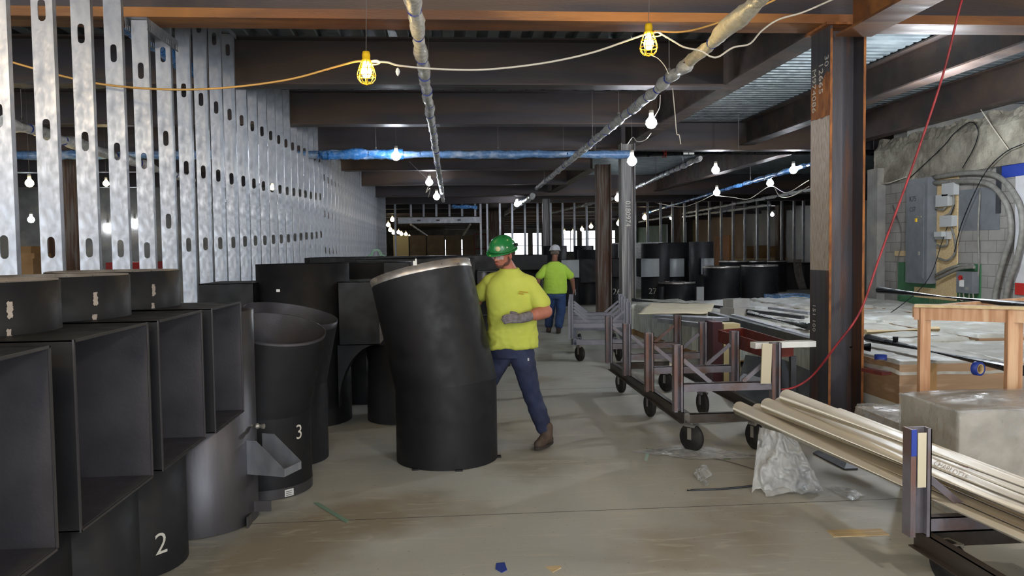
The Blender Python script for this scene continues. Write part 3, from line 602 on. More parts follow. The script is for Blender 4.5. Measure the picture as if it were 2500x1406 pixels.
# ================================================================== DUCTS
def tube_wall(m, cx, cy, r, z0, z1, th=.006, n=48, lean=None):
    """open cylinder wall with inner face; lean = (dx, dy, dz-per-x) for mitred ends"""
    m.lathe([(r, z0), (r, z1), (r-th, z1), (r-th, z0)], (cx, cy, 0), n)
def frame_box(m, x0, x1, y0, y1, z0, z1, open_side, th=.012):
    """sheet-metal box with one open face"""
    fc = {'-x': ((x0, y0, z0), (x0+th, y1, z1)), '+x': ((x1-th, y0, z0), (x1, y1, z1)), '-y': ((x0, y0, z0), (x1, y0+th, z1)), '+y': ((x0, y1-th, z0), (x1, y1, z1)), '-z': ((x0, y0, z0), (x1, y1, z0+th)), '+z': ((x0, y0, z1-th), (x1, y1, z1))}
    for k, (a, b) in fc.items():
        if k != open_side: m.box(a, b)
def corner_duct(cx, cy, r, ztop, box, label, mark=None, opening='+x', ring=True, rim=True):
    t = thing('duct_fitting', (cx, cy, 0), label, 'duct', 'black fittings in the front left row')
    x0, x1, y0, y1, z0, z1 = box
    solid('barrel', M['duct'], t, lambda m: tube_wall(m, cx, cy, r, .004, z0+.02))
    solid('collar', M['duct'], t, lambda m: m.lathe([(r, z1-.004), (r, ztop), (r-.006, ztop), (r-.006, z1-.004)], (cx, cy, 0), 56))
    solid('inner_rim', M['rim'], t, lambda m: m.lathe([(r-.007, ztop-.1), (r-.007, ztop+.004), (r-.013, ztop+.004), (r-.013, ztop-.1)], (cx, cy, 0), 56), 'bright bare rim inside the collar')
    def bx(m):
        th = .005
        m.box((x0, y0, z0), (x1, y0+th, z1)); m.box((x0, y1-th, z0), (x1, y1, z1)); m.box((x0, y0, z0), (x1, y1, z0+th)); m.box((x0, y0, z1-th), (x1, y1, z1)); m.box((x0, y0, z0), (x0+th, y1, z1))
    solid('plenum_box', M['duct'], t, bx)
    def ln(m):
        e = .006; g = .0062
        m.box((x0+.25, y0+g, z0+g), (x1-.004, y0+g+.004, z1-g)); m.box((x0+.25, y1-g-.004, z0+g), (x1-.004, y1-g, z1-g)); m.box((x0+.25, y0+g, z0+g), (x1-.004, y1-g, z0+g+.004)); m.box((x0+.25, y0+g, z1-g-.004), (x1-.004, y1-g, z1-g)); m.box((x0+.25, y0+g, z0+g), (x0+.255, y1-g, z1-g))
        # throat of the barrel seen inside the box
        m.lathe([(r*.98, z0+.02), (r*.98, z1-.02)], (cx, cy, 0), 40)
    solid('lining', M['duct2'], t, ln, 'dark grey inner lining of the open box')
    def lip(m):
        b = .007
        m.box((x1-.003, y0-b*.3, z0-b*.3), (x1+.003, y0+b, z1+b*.3)); m.box((x1-.003, y1-b, z0-b*.3), (x1+.003, y1+b*.3, z1+b*.3)); m.box((x1-.003, y0, z0-b*.3), (x1+.003, y1, z0+b)); m.box((x1-.003, y0, z1-b), (x1+.003, y1, z1+b*.3))
    solid('opening_lip', M['silver'], t, lip)
    if ring:
        for dz, hh, ph in ((.13, .06, -.60), (.25, .08, -.62)):
            def scr(u, v):
                f = ph+(u-.5)*.075*(.75+.5*noise.noise(Vector((v*6+cy*3, 1, dz*9))))+.012*noise.noise(Vector((v*9, cy*5, 3)))
                return (cx+(r+.002)*math.cos(f), cy+(r+.002)*math.sin(f), ztop-dz+hh*v+.008*noise.noise(Vector((u*6, cy, v*3))))
            solid('scrape_mark', M['rim'], t, lambda m: m.grid(scr, 4, 14), 'scraped pale patch')
    if mark: writing(mark[0], mark[1], on_cyl(cx, cy, r, mark[2], mark[3]), 'chalk_number', M['chalk'], t)
    return t
rows = [(2.35, 1.66, 'cut by the left picture edge'), (3.19, 1.655, 'with the largest square opening'), (3.89, 1.655, 'third from the camera'), (4.57, 1.66, 'with a chalk 2 on it')]
cfgs = [(-1.86, 2.32, .33, (-2.3, -1.28, 2.0, 2.64, .80, 1.462), ('8', .12, -.62, .14)), (-1.87, 3.2, .335, (-2.32, -1.28, 2.80, 3.47, .80, 1.462), ('8', .1, -.75, .1)),
        (-1.87, 3.9, .335, (-2.32, -1.27, 3.56, 4.17, .80, 1.46), ('8', .1, -.55, .08)), (-1.87, 4.6, .34, (-2.32, -1.25, 4.28, 4.86, .80, 1.46), ('2', .17, -.62, .17))]
for (cx, cy, r, bx, mk), (_, zt, lb) in zip(cfgs, rows):
    corner_duct(cx, cy, r, zt, bx, 'black duct fitting of the front left row, '+lb, mk)
# bare steel barrel with the bolted bracket
t = thing('duct_barrel', (-1.68, 5.3, 0), 'bare dark-steel duct barrel behind the front left row with a gauge and bracket', 'duct')
solid('barrel', M['silver'], t, lambda m: m.lathe([(.385, .004), (.385, 1.38), (.379, 1.38), (.379, .004)], (-1.68, 5.3, 0), 56))
q = atY(622, 1038, 5.25)
def gauge(m):
    c = Vector((-1.68+.385*math.cos(-.18), 5.3+.385*math.sin(-.18), q.z)); d = Vector((1, -.25, 0)).normalized()
    m.tube([c, c+d*.03, c+d*.031, c+d*.05, c+d*.051, c+d*.075, c+d*.076, c+d*.09], [.012, .012, .018, .018, .012, .012, .017, .017], 10)
solid('threaded_stub', M['zinc'], t, gauge, 'bright threaded stub')
def scoop(m):
    a = -.35; o = Vector((-1.68+.385*math.cos(a), 5.3+.385*math.sin(a), .33)); X = Vector((.93, -.36, 0)).normalized(); Y = Vector((.36, .93, 0)); Z = Vector((0, 0, 1))
    L = .29; wd = .2; pts = [(0, .0), (L, 0), (L, .05), (.09, .22), (0, .22)]
    for s in (0, wd): m.prism([(x, z) for x, z in pts], o+Y*s-X*.02, o+Y*(s+.004)-X*.02, X, Z)
    m.add([o+X*0-X*.02, o+X*L-X*.02, o+X*L+Y*wd-X*.02, o+Y*wd-X*.02], [(0, 1, 2, 3)])
    m.add([o+X*(L-.02), o+X*(L-.02)+Z*.05, o+X*(L-.02)+Z*.05+Y*wd, o+X*(L-.02)+Y*wd], [(0, 1, 2, 3)])
solid('scoop_bracket', M['galv'], t, scoop, 'bare steel scoop bracket on the side of the barrel')
def foot(m):
    o = Vector((-1.31, 5.32, 0)); m.box((-1.315, 5.24, .06), (-1.19, 5.245, .13)); m.box((-1.315, 5.1, .0), (-1.305, 5.2, .07))
solid('foot_tab', M['silver'], t, foot)
def mitre(cx, cy, r, zs, ztop, lx, ly, slope, rr, name, label, rimw=.045, mk=None, liner='rim', slx=0):
    """lower upright barrel plus an upper mitred piece that leans by (lx, ly) and ends in an oblique rim"""
    t = thing(name, (cx, cy, 0), label, 'duct'); n = 64
    def ring(zz, rad, dx, dy, sx, sy): return [(cx+dx+rad*math.cos(a), cy+dy+rad*math.sin(a), zz+sx*rad*math.cos(a)+sy*rad*math.sin(a)) for a in [2*PI*i/n for i in range(n)]]
    def skin(m, rings, sm=True):
        vs = [v for R in rings for v in R]; fs = [(i*n+k, i*n+(k+1) % n, (i+1)*n+(k+1) % n, (i+1)*n+k) for i in range(len(rings)-1) for k in range(n)]; m.add(vs, fs, sm)
    b0, b1 = ring(.004, r, 0, 0, 0, 0), ring(zs, r, 0, 0, slx/2, slope/2)
    solid('barrel', M['duct'], t, lambda m: (skin(m, [b0, b1]), skin(m, [ring(.004, r-.005, 0, 0, 0, 0), ring(zs, r-.005, 0, 0, slx/2, slope/2)])))
    top = lambda f, rad: ring(zs+(ztop-zs)*f, r+(rr-r)*f+rad, lx*f, ly*f, slx/2+(slx/2)*f, slope/2+slope/2*f)
    fr = 1-rimw/(ztop-zs)
    solid('elbow_section', M['duct'], t, lambda m: skin(m, [top(0, .0015), top(.5, .0015), top(fr, .0015)]))
    solid('inner_lining', M['duct2'], t, lambda m: skin(m, [top(0, -.006), top(.5, -.006), top(1, -.006)]))
    solid('rim_band', M[liner], t, lambda m: skin(m, [top(fr, .003), top(1, .003), top(1, -.005)], True), 'bare bright rim band')
    solid('seam', M['duct'], t, lambda m: skin(m, [top(-.004, .004), top(.012, .004)]))
    return t
w = mitre(-.045, 6.68, .425, .64, 1.585, -.2, .03, -.15, .415, 'duct_elbow', 'tall black duct elbow with a bright oblique rim that the worker in yellow holds', .06, slx=.21)
solid('rim_clip', M['zinc'], w, lambda m: [m.cbox((-.27, 6.285, 1.655), (.03, .02, .035)), m.cbox((-.262, 6.28, 1.675), (.012, .015, .03))])
for a in (-2.2, -.1, -1.35): solid('floor_tab', M['duct'], w, lambda m: m.box((-.045+.425*math.cos(a)-.03, 6.68+.425*math.sin(a)-.03, 0), (-.045+.425*math.cos(a)+.03, 6.68+.425*math.sin(a)+.03, .012)))
t3 = mitre(-1.40, 5.98, .345, .62, 1.20, .11, -.02, .19, .362, 'duct_elbow', 'black duct elbow with open top and a chalk 3 beside the bare steel barrel', .02, liner='duct2', slx=-.16)
writing('3', .15, on_cyl(-1.40, 5.98, .345, -.55, .45), 'chalk_number', M['chalk'], t3)
solid('bottom_band', M['silver'], t3, lambda m: m.lathe([(.347, .004), (.348, .075)], (-1.40, 5.98, 0), 48), 'bare steel band at the foot')
solid('label_sticker', M['white'], t3, lambda m: m.grid(lambda u, v: (-1.40+.351*math.cos(-.95+.2*u), 5.98+.351*math.sin(-.95+.2*u), .012+.05*v), 5, 1), 'small white label sticker')
solid('label_bars', M['blackink'], t3, lambda m: [m.grid(lambda u, v: (-1.40+.3525*math.cos(-.93+.14*u), 5.98+.3525*math.sin(-.93+.14*u), .02+.013*k+.004*v), 5, 1) for k in range(3)])
t4 = mitre(-1.42, 6.83, .36, .7, 1.24, .08, .0, .1, .38, 'duct_elbow', 'black duct elbow just behind the chalk 3 one, with a pale oblique lip', .05, liner='silver', slx=-.2)

# plenums: upright barrel with rectangular branches
def plenum(cx, cy, r, h, branches, label, name='duct_plenum', rim=False, num=None, group='black ducts across the middle and back', rimk='rim'):
    t = thing(name, (cx, cy, 0), label, 'duct', group)
    solid('barrel', M['duct'], t, lambda m: tube_wall(m, cx, cy, r, .004, h, n=40))
    if rim: solid('rim_band', M[rimk], t, lambda m: m.lathe([(r+.003, h-.05), (r+.003, h), (r-.006, h), (r-.006, h-.05)], (cx, cy, 0), 40), 'bright rim band')
    for x0, x1, y0, y1, z0, z1, op, k in branches:
        solid('branch', M['duct'], t, lambda m: frame_box(m, x0, x1, y0, y1, z0, z1, op, .006))
        if k:
            g = .0065
            def ln(m):
                a = [x0+g, y0+g, z0+g]; b = [x1-g, y1-g, z1-g]
                if op == '-y': a[1] = y0-.001; frame_box(m, a[0], b[0], a[1], b[1], a[2], b[2], '-y', .003)
                elif op == '+x': b[0] = x1+.001; frame_box(m, a[0], b[0], a[1], b[1], a[2], b[2], '+x', .003)
                elif op == '-x': a[0] = x0-.001; frame_box(m, a[0], b[0], a[1], b[1], a[2], b[2], '-x', .003)
            solid('branch_lining', M[k], t, ln)
            if op == '-y': solid('bore', M[k], t, lambda m: m.grid(lambda u, v: (x0+.01+(x1-x0-.02)*u, y0+.05+.09*math.cos(PI*(u-.35)), z0+.01+(z1-z0-.02)*v), 16, 1), 'curved panel added in the opening to stand in for the lit bore')
    if num: writing(num[0], num[1], on_cyl(cx, cy, r, num[2], num[3]), 'painted_number', M['chalk'], t)
    return t
def gusset(t, x0, x1, y, z0, z1, th=.5):
    """curved underside that swells from the barrel to the branch"""
    pts = [(0, 0)]+[((x1-x0)*(1-math.cos(a)), -(z1-z0)*(1-math.sin(a))) for a in [PI/2*k/8 for k in range(8, -1, -1)]]
    pts = [(0, 0), (x1-x0, 0)]+[((x1-x0)*(1-math.sin(PI/2*k/8)), -(z1-z0)*(1-math.cos(PI/2*k/8))) for k in range(1, 9)]
    solid('gusset', M['duct'], t, lambda m: m.prism(pts, (x0, y, z1), (x0, y+th, z1), (1, 0, 0), (0, 0, 1)))
A = plenum(-1.52, 8.4, .47, 1.635, [(-2.45, -1.92, 7.97, 8.75, .85, 1.455, '-x', None), (-1.1, -.70, 7.92, 8.75, .83, 1.455, '+x', 'rim')], 'wide black plenum with side boxes behind the chalk 3 elbow')
gusset(A, -1.12, -.72, 7.95, .2, .83)
solid('label_dot', M['white'], A, lambda m: m.cbox((-1.68, 7.945, 1.38), (.035, .01, .025)), 'tiny white sticker')
B = plenum(-.98, 9.55, .42, 1.63, [(-1.3, -.45, 9.2, 9.9, 1.0, 1.625, '-x', None)], 'black plenum between the wide plenum and the held elbow', rim=False)
Cc = plenum(-.52, 8.35, .36, .81, [], 'narrow black duct barrel half hidden behind the held elbow')
plenum(-.55, 10.8, .45, 1.66, [(-1.2, .32, 10.3, 11.2, 1.0, 1.652, '+x', 'silver')], 'broad flat-topped black plenum just behind the held elbow')
plenum(-.2, 13.2, .6, 1.665, [(-2.2, .75, 12.7, 13.9, 1.15, 1.668, '+x', 'silver')], 'long flat-topped black plenum behind the green hard hat person')
plenum(.45, 12.0, .45, 1.25, [(.4, .72, 11.52, 12.3, .8, 1.45, '-y', 'silver')], 'black plenum with a bare steel branch at the yellow shirt')
tt = plenum(-1.9, 14.5, .5, 1.66, [(-2.5, -.8, 14.0, 15.0, 1.2, 1.655, '+x', None)], 'black plenum far back beside the left stud wall')
# lifting eye
t = thing('lifting_lug', atY(919, 633, 14.2), 'green arched lifting lug on the far black plenum beside the left studs', 'lug')
def lug(m):
    c = atY(919, 628, 14.2); n = 14; z0 = 1.66
    o = [(c.x+.1*math.cos(a), z0+.04+.1*math.sin(a)) for a in [PI*i/n for i in range(n+1)]]; o = [(c.x+.2, z0)]+o+[(c.x-.2, z0)]
    i_ = [(c.x+.05*math.cos(a), z0+.05+.055*math.sin(a)) for a in [PI*i/n for i in range(n+1)]]; i_ = [(c.x+.05, z0+.02)]+i_+[(c.x-.05, z0+.02)]
    vs = [(x, 14.2+d, z) for d in (0, .02) for P in (o, i_) for x, z in P]; k = n+3
    fs = []
    for d in (0, 2*k): fs += [(d+j, d+j+1, d+k+j+1, d+k+j) for j in range(k-1)]
    fs += [(j, j+1, 2*k+j+1, 2*k+j) for j in range(k-1)]; m.add(vs, fs)
solid('plate', M['hatg'], t, lug)
# ---- far ducts around Y = 24
def fx(px, Y): return atY(px, 650, Y).x
def far_duct(px, wpx, ytop, ybase, label, boxes=(), rim=False, num=None, Y=None):
    Yf = Y or atZ(px, ybase).y; r = wpx/2/1940*Yf; cx = fx(px, Yf+r); h = atY(px, ytop, Yf+.3*r).z
    br = []
    for (a, b, yt, yb, k) in boxes: br.append((fx(a, Yf), fx(b, Yf), Yf-.15, Yf+r, atY(a, yb, Yf).z, atY(a, yt, Yf).z, '-y' if k else '', k))
    return plenum(cx, Yf+r, r, h, br, label, rim=rim, num=num)
far_duct(1760, 92, 650, 746, 'big upright black duct with grey-white rim, left of the pair by the big column', rim=True)
far_duct(1854, 92, 647, 746, 'big upright black duct with bright rim, right of the pair by the big column', rim=True)
far_duct(1652, 92, 689, 744, 'short wide black duct standing behind the sheet of tan paper', rim=True)
far_duct(1612, 20, 700, 744, 'low black duct peeking out left of the short wide one', Y=24.0)
far_duct(1600, 72, 594, 748, 'tall black duct with a painted 27 and a square metal branch', ((1562, 1607, 631, 676, 'bore'),), num=('27', .27, -2.02, .36), Y=25)
far_duct(1645, 76, 592, 740, 'tall black duct with a square open branch, behind the short wide duct', ((1621, 1668, 631, 676, 'bore'),), Y=27.3)
far_duct(1712, 60, 590, 742, 'tallest black duct left of the big upright pair', ((1708, 1740, 630, 670, 'bore'),), Y=25.6)
far_duct(1505, 40, 630, 752, 'black duct with a painted 26 between the two middle columns', ((1492, 1514, 632, 676, None),), num=('26', .27, -1.75, .42), Y=24)
dd4 = far_duct(1392, 50, 634, 748, 'black duct with a painted 4 beside the white hard hat person', ((1371, 1415, 634, 679, None),), num=('4', .27, -1.3, .42), Y=24)
solid('plate', M['bore'], dd4, lambda m: m.box((fx(1371, 23.8), 23.82, atY(1371, 678, 23.8).z), (fx(1414, 23.8), 23.8495, atY(1371, 635, 23.8).z)), 'square bare metal plate')
far_duct(1435, 52, 610, 750, 'wide black duct at the left edge of the brown rusted column', ((1415, 1462, 632, 690, None),), Y=24.5)
far_duct(1355, 60, 600, 745, 'dark duct behind the white hard hat person', Y=27)
far_duct(1425, 50, 600, 740, 'dark duct far behind the brown rusted column at left', Y=28)
far_duct(1485, 50, 596, 740, 'dark duct far behind the brown rusted column at right', Y=28)
far_duct(1265, 120, 622, 740, 'broad dark duct behind the green hard hat', ((1200, 1335, 624, 660, None),), Y=20)
for i, (px, w_) in enumerate([(1792, 74), (1838, 70), (1888, 66)]):
    far_duct(px, w_, 636+i*0, 735, 'black duct with silver rim behind the big upright pair, %s from left' % ['first', 'second', 'third'][i], rim=True, Y=27+1.3*i)
t = thing('duct_board', (fx(1690, 23.2), 23.2, 0), 'pale grey-green upright board between the short duct and the big upright pair', 'board')
solid('panel', M['lightgrey'], t, lambda m: m.box((fx(1699, 23.3), 23.2, .0), (fx(1716, 23.3), 23.3, atY(1705, 700, 23.3).z)))
t = thing('sheet_metal_case', (fx(1950, 31), 31, 0), 'tall pale galvanized casing right behind the big upright pair', 'casing')
a, b = fx(1918, 31), fx(1990, 31)
solid('shell', M['silver'], t, lambda m: frame_box(m, a, b, 30.9, 32, 0, atY(1950, 641, 31).z, '-y', .02))
solid('panel', M['rim'], t, lambda m: m.grid(lambda u, v: (a+.25+(b-a)*.35*u+.25*(1-v)**2, 30.85+.2*u, 1.2*v+.02), 6, 8))
t = thing('wrapped_unit', (fx(1570, 34), 34, 0), 'large unit under silvery plastic beyond the far ducts', 'unit')
solid('cover', M['film'], t, lambda m: m.box((fx(1495, 34), 33.5, 0), (fx(1611, 34), 35, atY(1570, 592, 34).z)))
# ================================================================== CARTS
def cart(x, y, L, wd, k, label, front=True, gal=False, mats=('cart', 'cartrust', 'cartolive'), posts=4, zr=.30, pw=.08, ph=.93, cb=.53):
    """pipe cart: low angle-iron frame on casters, four posts a side, cross bars and braces. (x, y) = front left corner"""
    t = thing('pipe_cart', (x+wd/2, y+L/2, 0), label, 'cart', 'steel pipe carts')
    Mf = M[mats[0]]; Mr = M[mats[1]]; Ma = M[mats[2]]
    for sx, xx in ((0, x), (1, x+wd)):
        s = 1 if sx == 0 else -1
        solid('side_rail', Ma, t, lambda m: (m.box((min(xx, xx+.006*s), y, zr-.03), (max(xx, xx+.006*s), y+L, zr+.06)), m.box((min(xx-.03*s, xx+.05*s), y, zr-.036), (max(xx-.03*s, xx+.05*s), y+L, zr-.03)), m.box((min(xx, xx+.05*s), y, zr+.055), (max(xx, xx+.05*s), y+L, zr+.06))))
    for yy in (y, y+L-.05): solid('end_rail', Ma, t, lambda m: (m.box((x+.05, yy, zr-.03), (x+wd-.05, yy+.006, zr+.05)), m.box((x+.05, yy, zr+.044), (x+wd-.05, yy+.05, zr+.05))))
    for i in range(posts):
        yy = y+.06+(L-.17)*i/(posts-1)
        for sx, xx in ((0, x), (1, x+wd)):
            def post(m):
                a = xx-.045-(pw-.05) if sx == 0 else xx-.005
                m.box((a, yy-.03, zr+.06), (a+.012, yy+.045, ph)); m.box((a+pw-.006, yy-.03, zr+.06), (a+pw, yy+.045, ph)); m.box((a+.012, yy+.03, zr+.06), (a+pw, yy+.037, ph))
                m.box((a+.012, yy-.03, zr+.06), (a+.028, yy-.026, ph)); m.box((a+pw-.022, yy-.03, zr+.06), (a+pw, yy-.026, ph))
            o = solid('post', Mf, t, post)
            a = xx-.045-(pw-.05) if sx == 0 else xx-.005
            if mats[1] != mats[0]: solid('rusty_flange', Mr, o, lambda m: m.box((a-.001, yy-.032, zr+.07), (a+.026, yy-.0302, ph-.005)))
        solid('cross_bar', Mf, t, lambda m: (m.box((x-.0, yy-.02, cb), (x+wd, yy-.014, cb+.07)), m.box((x, yy-.02, cb+.064), (x+wd, yy+.035, cb+.07))))
        for s, xx in ((1, x+.0), (-1, x+wd)):
            solid('brace', Mf, t, lambda m: m.bar((xx+.01*s, yy+.005, cb+.27), (xx+.25*s, yy+.005, cb+.07), .006 if not sx else .035, .02, (0, 1, 0)))
    cs = [(x+.1, y+.12, .6), (x+wd-.12, y+.12, .25), (x+.1, y+L/2, .15), (x+wd-.12, y+L/2, .1), (x+.1, y+L-.15, .2), (x+wd-.12, y+L-.15, .5)]
    for i, (a, b, rz) in enumerate(cs):
        R = .125 if i in (2, 3) else .12
        c = D.objects.new('caster', None)
        def fork(m):
            Mz = Matrix.Translation((a, b, 0)) @ Matrix.Rotation(rz, 4, 'Z')
            for s in (-1, 1): m.cbox((s*.032, 0, R+.035), (.005, .04, .1), Mz)
            m.cbox((0, 0, R+.105), (.08, .1, .02), Mz); m.cbox((0, 0, (R+.11+zr-.036)/2), (.05, .06, zr-.036-R-.11), Mz)
        f = solid('caster', M['zinc'] if i not in (2, 3) else Mf, t, fork)
        def wh(m):
            Mz = Matrix.Translation((a, b, R)) @ Matrix.Rotation(rz, 4, 'Z') @ Matrix.Rotation(PI/2, 4, 'Y')
            m.lathe([(0, -.026), (R*.55, -.026), (R*.58, -.02), (R*.9, -.025), (R, -.014), (R, .014), (R*.9, .025), (R*.58, .02), (R*.55, .026), (0, .026)], (0, 0, 0), 28, True, Mz)
        wo = MB(); wh(wo); o = D.objects.new('wheel', wo.mesh('wheel', M['rubber'], wloc(f))); COL.objects.link(o); o.parent = f; o['label'] = 'black rubber wheel'
        D.objects.remove(c)
    return t
cart(1.95, 6.5, 3.1, .78, 'cart', 'rust-flecked grey pipe cart, empty, nearest the aisle')
c2 = cart(2.06, 12.05, 2.25, .82, 'cart', 'clean grey empty pipe cart further back behind the person in yellow', mats=('cart2', 'cart2', 'cart2'))
c2.rotation_euler.z = math.radians(-9)
pr = cart(2.42, 1.2, 2.75, .84, 'cart', 'rusty cart at the lower right corner loaded with cream plastic pipes', mats=('cart', 'cartrust', 'cartolive'), zr=.2, posts=3, pw=.11, ph=.815, cb=.285)
def tagboard(p, lbl, w_=.09, h_=.34, th=.012):
    m = MB(); m.cbox((0, 0, 0), (w_, th, h_), Matrix.Translation(p) @ Matrix.Rotation(.12, 4, 'Z') @ Matrix.Rotation(.04, 4, 'Y')); return tag(m.build('wood_tag', M['paper']), lbl, 'tag')
solid('blue_paint', M['tape'], pr, lambda m: m.box((2.3135, 3.804, .68), (2.3415, 3.8075, .816)), 'blue paint at the top of the post'); solid('paper_tag', M['paper'], pr, lambda m: m.box((2.345, 3.80, .52), (2.39, 3.803, .80)), 'pale paper tag on the post')
tagboard((2.66, 6.50, .76), 'worn cream tag board wired to the right front post of the nearest cart')
# ================================================================== CREAM PIPES
R_ = .057
def pvc(x0, y0, z0, x1, y1, z1, label, mark=None):
    p0, p1 = Vector((x0, y0, z0)), Vector((x1, y1, z1)); t = thing('plastic_pipe', (p0+p1)/2, label, 'pipe', 'cream plastic pipes on the corner cart')
    solid('wall', M['pvc'], t, lambda m: (m.tube([p0, p1], R_, 24, False), m.tube([p0, p1], R_-.006, 24, False), m.tube([p0-(p1-p0)*.0003, p0], [R_-.006, R_], 24, False), m.tube([p1, p1+(p1-p0)*.0003], [R_, R_-.006], 24, False)))
    if mark:
        txt, u, ang, k, sz = mark; d = (p1-p0).normalized(); a, b, _ = basis(d)
        def fn(v):
            th = ang+v.y/R_; return p0+(p1-p0)*u+d*v.x+(a*math.cos(th)+b*math.sin(th))*(R_+.0012+v.z)
        writing(txt, sz, fn, 'printed_line', M[k], t)
    return t
for k in range(5): pvc(2.37+.1165*k, 6.35-.1*k, .417, 2.72+.1165*k, 1.35, .417, 'cream plastic pipe of the bottom layer on the corner cart, %s from the aisle' % ['first', 'second', 'third', 'fourth', 'fifth'][k], ('CHARLOTTE  PIPE  PVC-1120', .66, 2.2, 'redink', .045) if k == 0 else None)
for k, (x, y, x1, zz) in enumerate([(2.445, 5.95, 2.778, .518), (2.562, 5.98, 2.895, .518), (2.679, 5.72, 3.012, .518), (2.795, 5.5, 3.128, .518)]): pvc(x, y, zz, x1, 1.35, zz, 'cream plastic pipe of the upper layer on the corner cart, %s from the aisle' % ['first', 'second', 'third', 'fourth'][k], ('CHARLOTTE PIPE NSF-PW SCH 40 ASTM D1785', .55, 2.1, 'blackink', .035) if k == 2 else (('CHARLOTTE', .4, 2.3, 'redink', .045) if k == 1 else None))
pvc(2.51, 5.75, .619, 2.836, 1.35, .619, 'topmost cream plastic pipe lying over the others on the corner cart')

# ================================================================== GOODS ON THE RIGHT
def wavy(m, x0, x1, y0, y1, z, amp=.03, sc=1.4, n=40, drop=.12, seed=0):
    def fn(u, v):
        x = x0+(x1-x0)*u; y = y0+(y1-y0)*v; e = max(abs(u-.5), abs(v-.5))*2
        zz = z+.01+amp*abs(noise.noise(Vector((x*sc, y*sc, seed))))+amp*.5*abs(noise.noise(Vector((x*sc*4, y*sc*4, seed+3))))
        if e > .96: zz -= drop*(e-.96)/.04; 
        return (x+(.012 if u > .5 else -.012)*(e > .96), y+(.012 if v > .5 else -.012)*(e > .96), zz)
    m.grid(fn, n, n)
def stack(x0, x1, y0, y1, h, label, goods='pallet', cover='sheet', name='covered_pallet', seed=0, amp=.035, group='film-covered goods on the right', board=True):
    t = thing(name, ((x0+x1)/2, (y0+y1)/2, 0), label, 'pallet', group)
    def pal(m):
        for k in range(3): xx = x0+.02+(x1-x0-.12)*k/2; m.box((xx, y0+.01, .0), (xx+.08, y1-.01, .1))
        n = max(3, int((y1-y0)/.16))
        for k in range(n): yy = y0+(y1-y0-.09)*k/(n-1); m.box((x0, yy, .1), (x1, yy+.09, .12))
    solid('pallet_base', M['slatw'], t, pal)
    def g(m):
        def side(u, v, ax, c):
            q = u; z = .12+(h-.12)*v; w = .012*noise.noise(Vector((q*9, z*9, seed+c)))+.008*noise.noise(Vector((q*30, z*5, seed)))
            return (x0+(x1-x0)*q, c+(w if c > (y0+y1)/2 else -abs(w)), z) if ax == 'x' else (c-abs(w) if c < (x0+x1)/2 else c+w, y0+(y1-y0)*q, z)
        m.grid(lambda u, v: side(u, v, 'x', y0), 20, 8); m.grid(lambda u, v: side(u, v, 'x', y1), 20, 8); m.grid(lambda u, v: side(u, v, 'y', x0), 20, 8); m.grid(lambda u, v: side(u, v, 'y', x1), 20, 8)
        m.box((x0+.01, y0+.01, .12), (x1-.01, y1-.01, h-.01))
    solid('goods', M[goods], t, g)
    solid('cover_sheet', M[cover], t, lambda m: wavy(m, x0, x1, y0, y1, h, amp, seed=seed))
    return t
for k in range(5):
    y0 = 11.1+1.16*k; stack(3.86-.055*k, 4.95, y0, y0+1.12, .58+.01*k, 'film-wrapped pallet in the row beside the aisle, %s from the camera' % ORD[k], seed=k)
names = [['nearest the big column', 'nearest, right of the blue tape', 'nearest, along the right wall'], ['in the middle behind the column', 'in the middle of the floor goods', 'in the middle by the electrical panel'], ['at the back by the pallet row', 'at the back under the dark pipes', 'at the back by the concrete pier']]
for j, (ya, yb) in enumerate([(9.0, 10.95), (11.1, 13.6), (13.7, 16.6)]):
    for i, (xa, xb) in enumerate([(5.0, 6.25), (6.3, 7.65), (7.7, 8.85)]):
        if j == 0 and i == 0: xa = 4.3
        stack(xa, xb, ya, yb, .60+.02*((i+j) % 2), 'low stack under dusty sheeting, '+names[j][i], goods='pallet' if i == 0 else 'crate', seed=i*3+j, amp=.06)
# crates facing the camera
def crate(x0, x1, y0, y1, z0, z1, label, bat=(), film=False):
    t = thing('wooden_crate', ((x0+x1)/2, (y0+y1)/2, 0), label, 'crate', 'crates facing the camera')
    solid('side', M['crate'], t, lambda m: m.box((x0, y0, z0), (x1, y1, z1)))
    solid('lower_board', M['white'], t, lambda m: m.box((x0, y0-.004, z0-.1), (x1, y1, z0-.001)), 'pale lower board')
    for b in bat: solid('batten', M['slatw'], t, lambda m: m.box((b, y0-.03, z0-.2), (b+.085, y0-.005, z1+.01)))
    for xx in (x0+.2, x1-.25): solid('skid', M['slatw'], t, lambda m: m.box((xx, y0+.05, 0), (xx+.09, y1-.05, z0-.1)))
    solid('lid_cover', M['sheet'], t, lambda m: wavy(m, x0, x1, y0, y1, z1, .03, seed=x0))
    for b in (x0+(x1-x0)*.3,): solid('strap', M['blackp'], t, lambda m: m.box((b, y0-.007, z0), (b+.014, y0-.0055, z1)))
    if film: solid('film', M['clear'], t, lambda m: m.grid(lambda u, v: (x0-.01+(x1-x0+.02)*u, y0-.034-.006*abs(noise.noise(Vector((u*12, v*5, 1)))), z0+(z1-z0)*v), 60, 10))
crate(4.28, 5.35, 7.25, 8.9, .22, .60, 'plywood crate just right of the big column base', (4.55,))
crate(5.38, 6.9, 7.25, 8.9, .22, .585, 'shrink-wrapped plywood crate behind the lumber frame', (5.4,), True)
crate(6.93, 8.6, 7.25, 8.9, .22, .59, 'plywood crate at the right edge near the wall', (7.0,))
g = atY(2255, 900, 7.2); 
for px in (2345, 2385):
    q = atY(px, 945, 7.2); m = MB(); m.grid(lambda u, v: (q.x-.07+.1*u, 7.205, q.z-.03+.04*v), 1, 1)
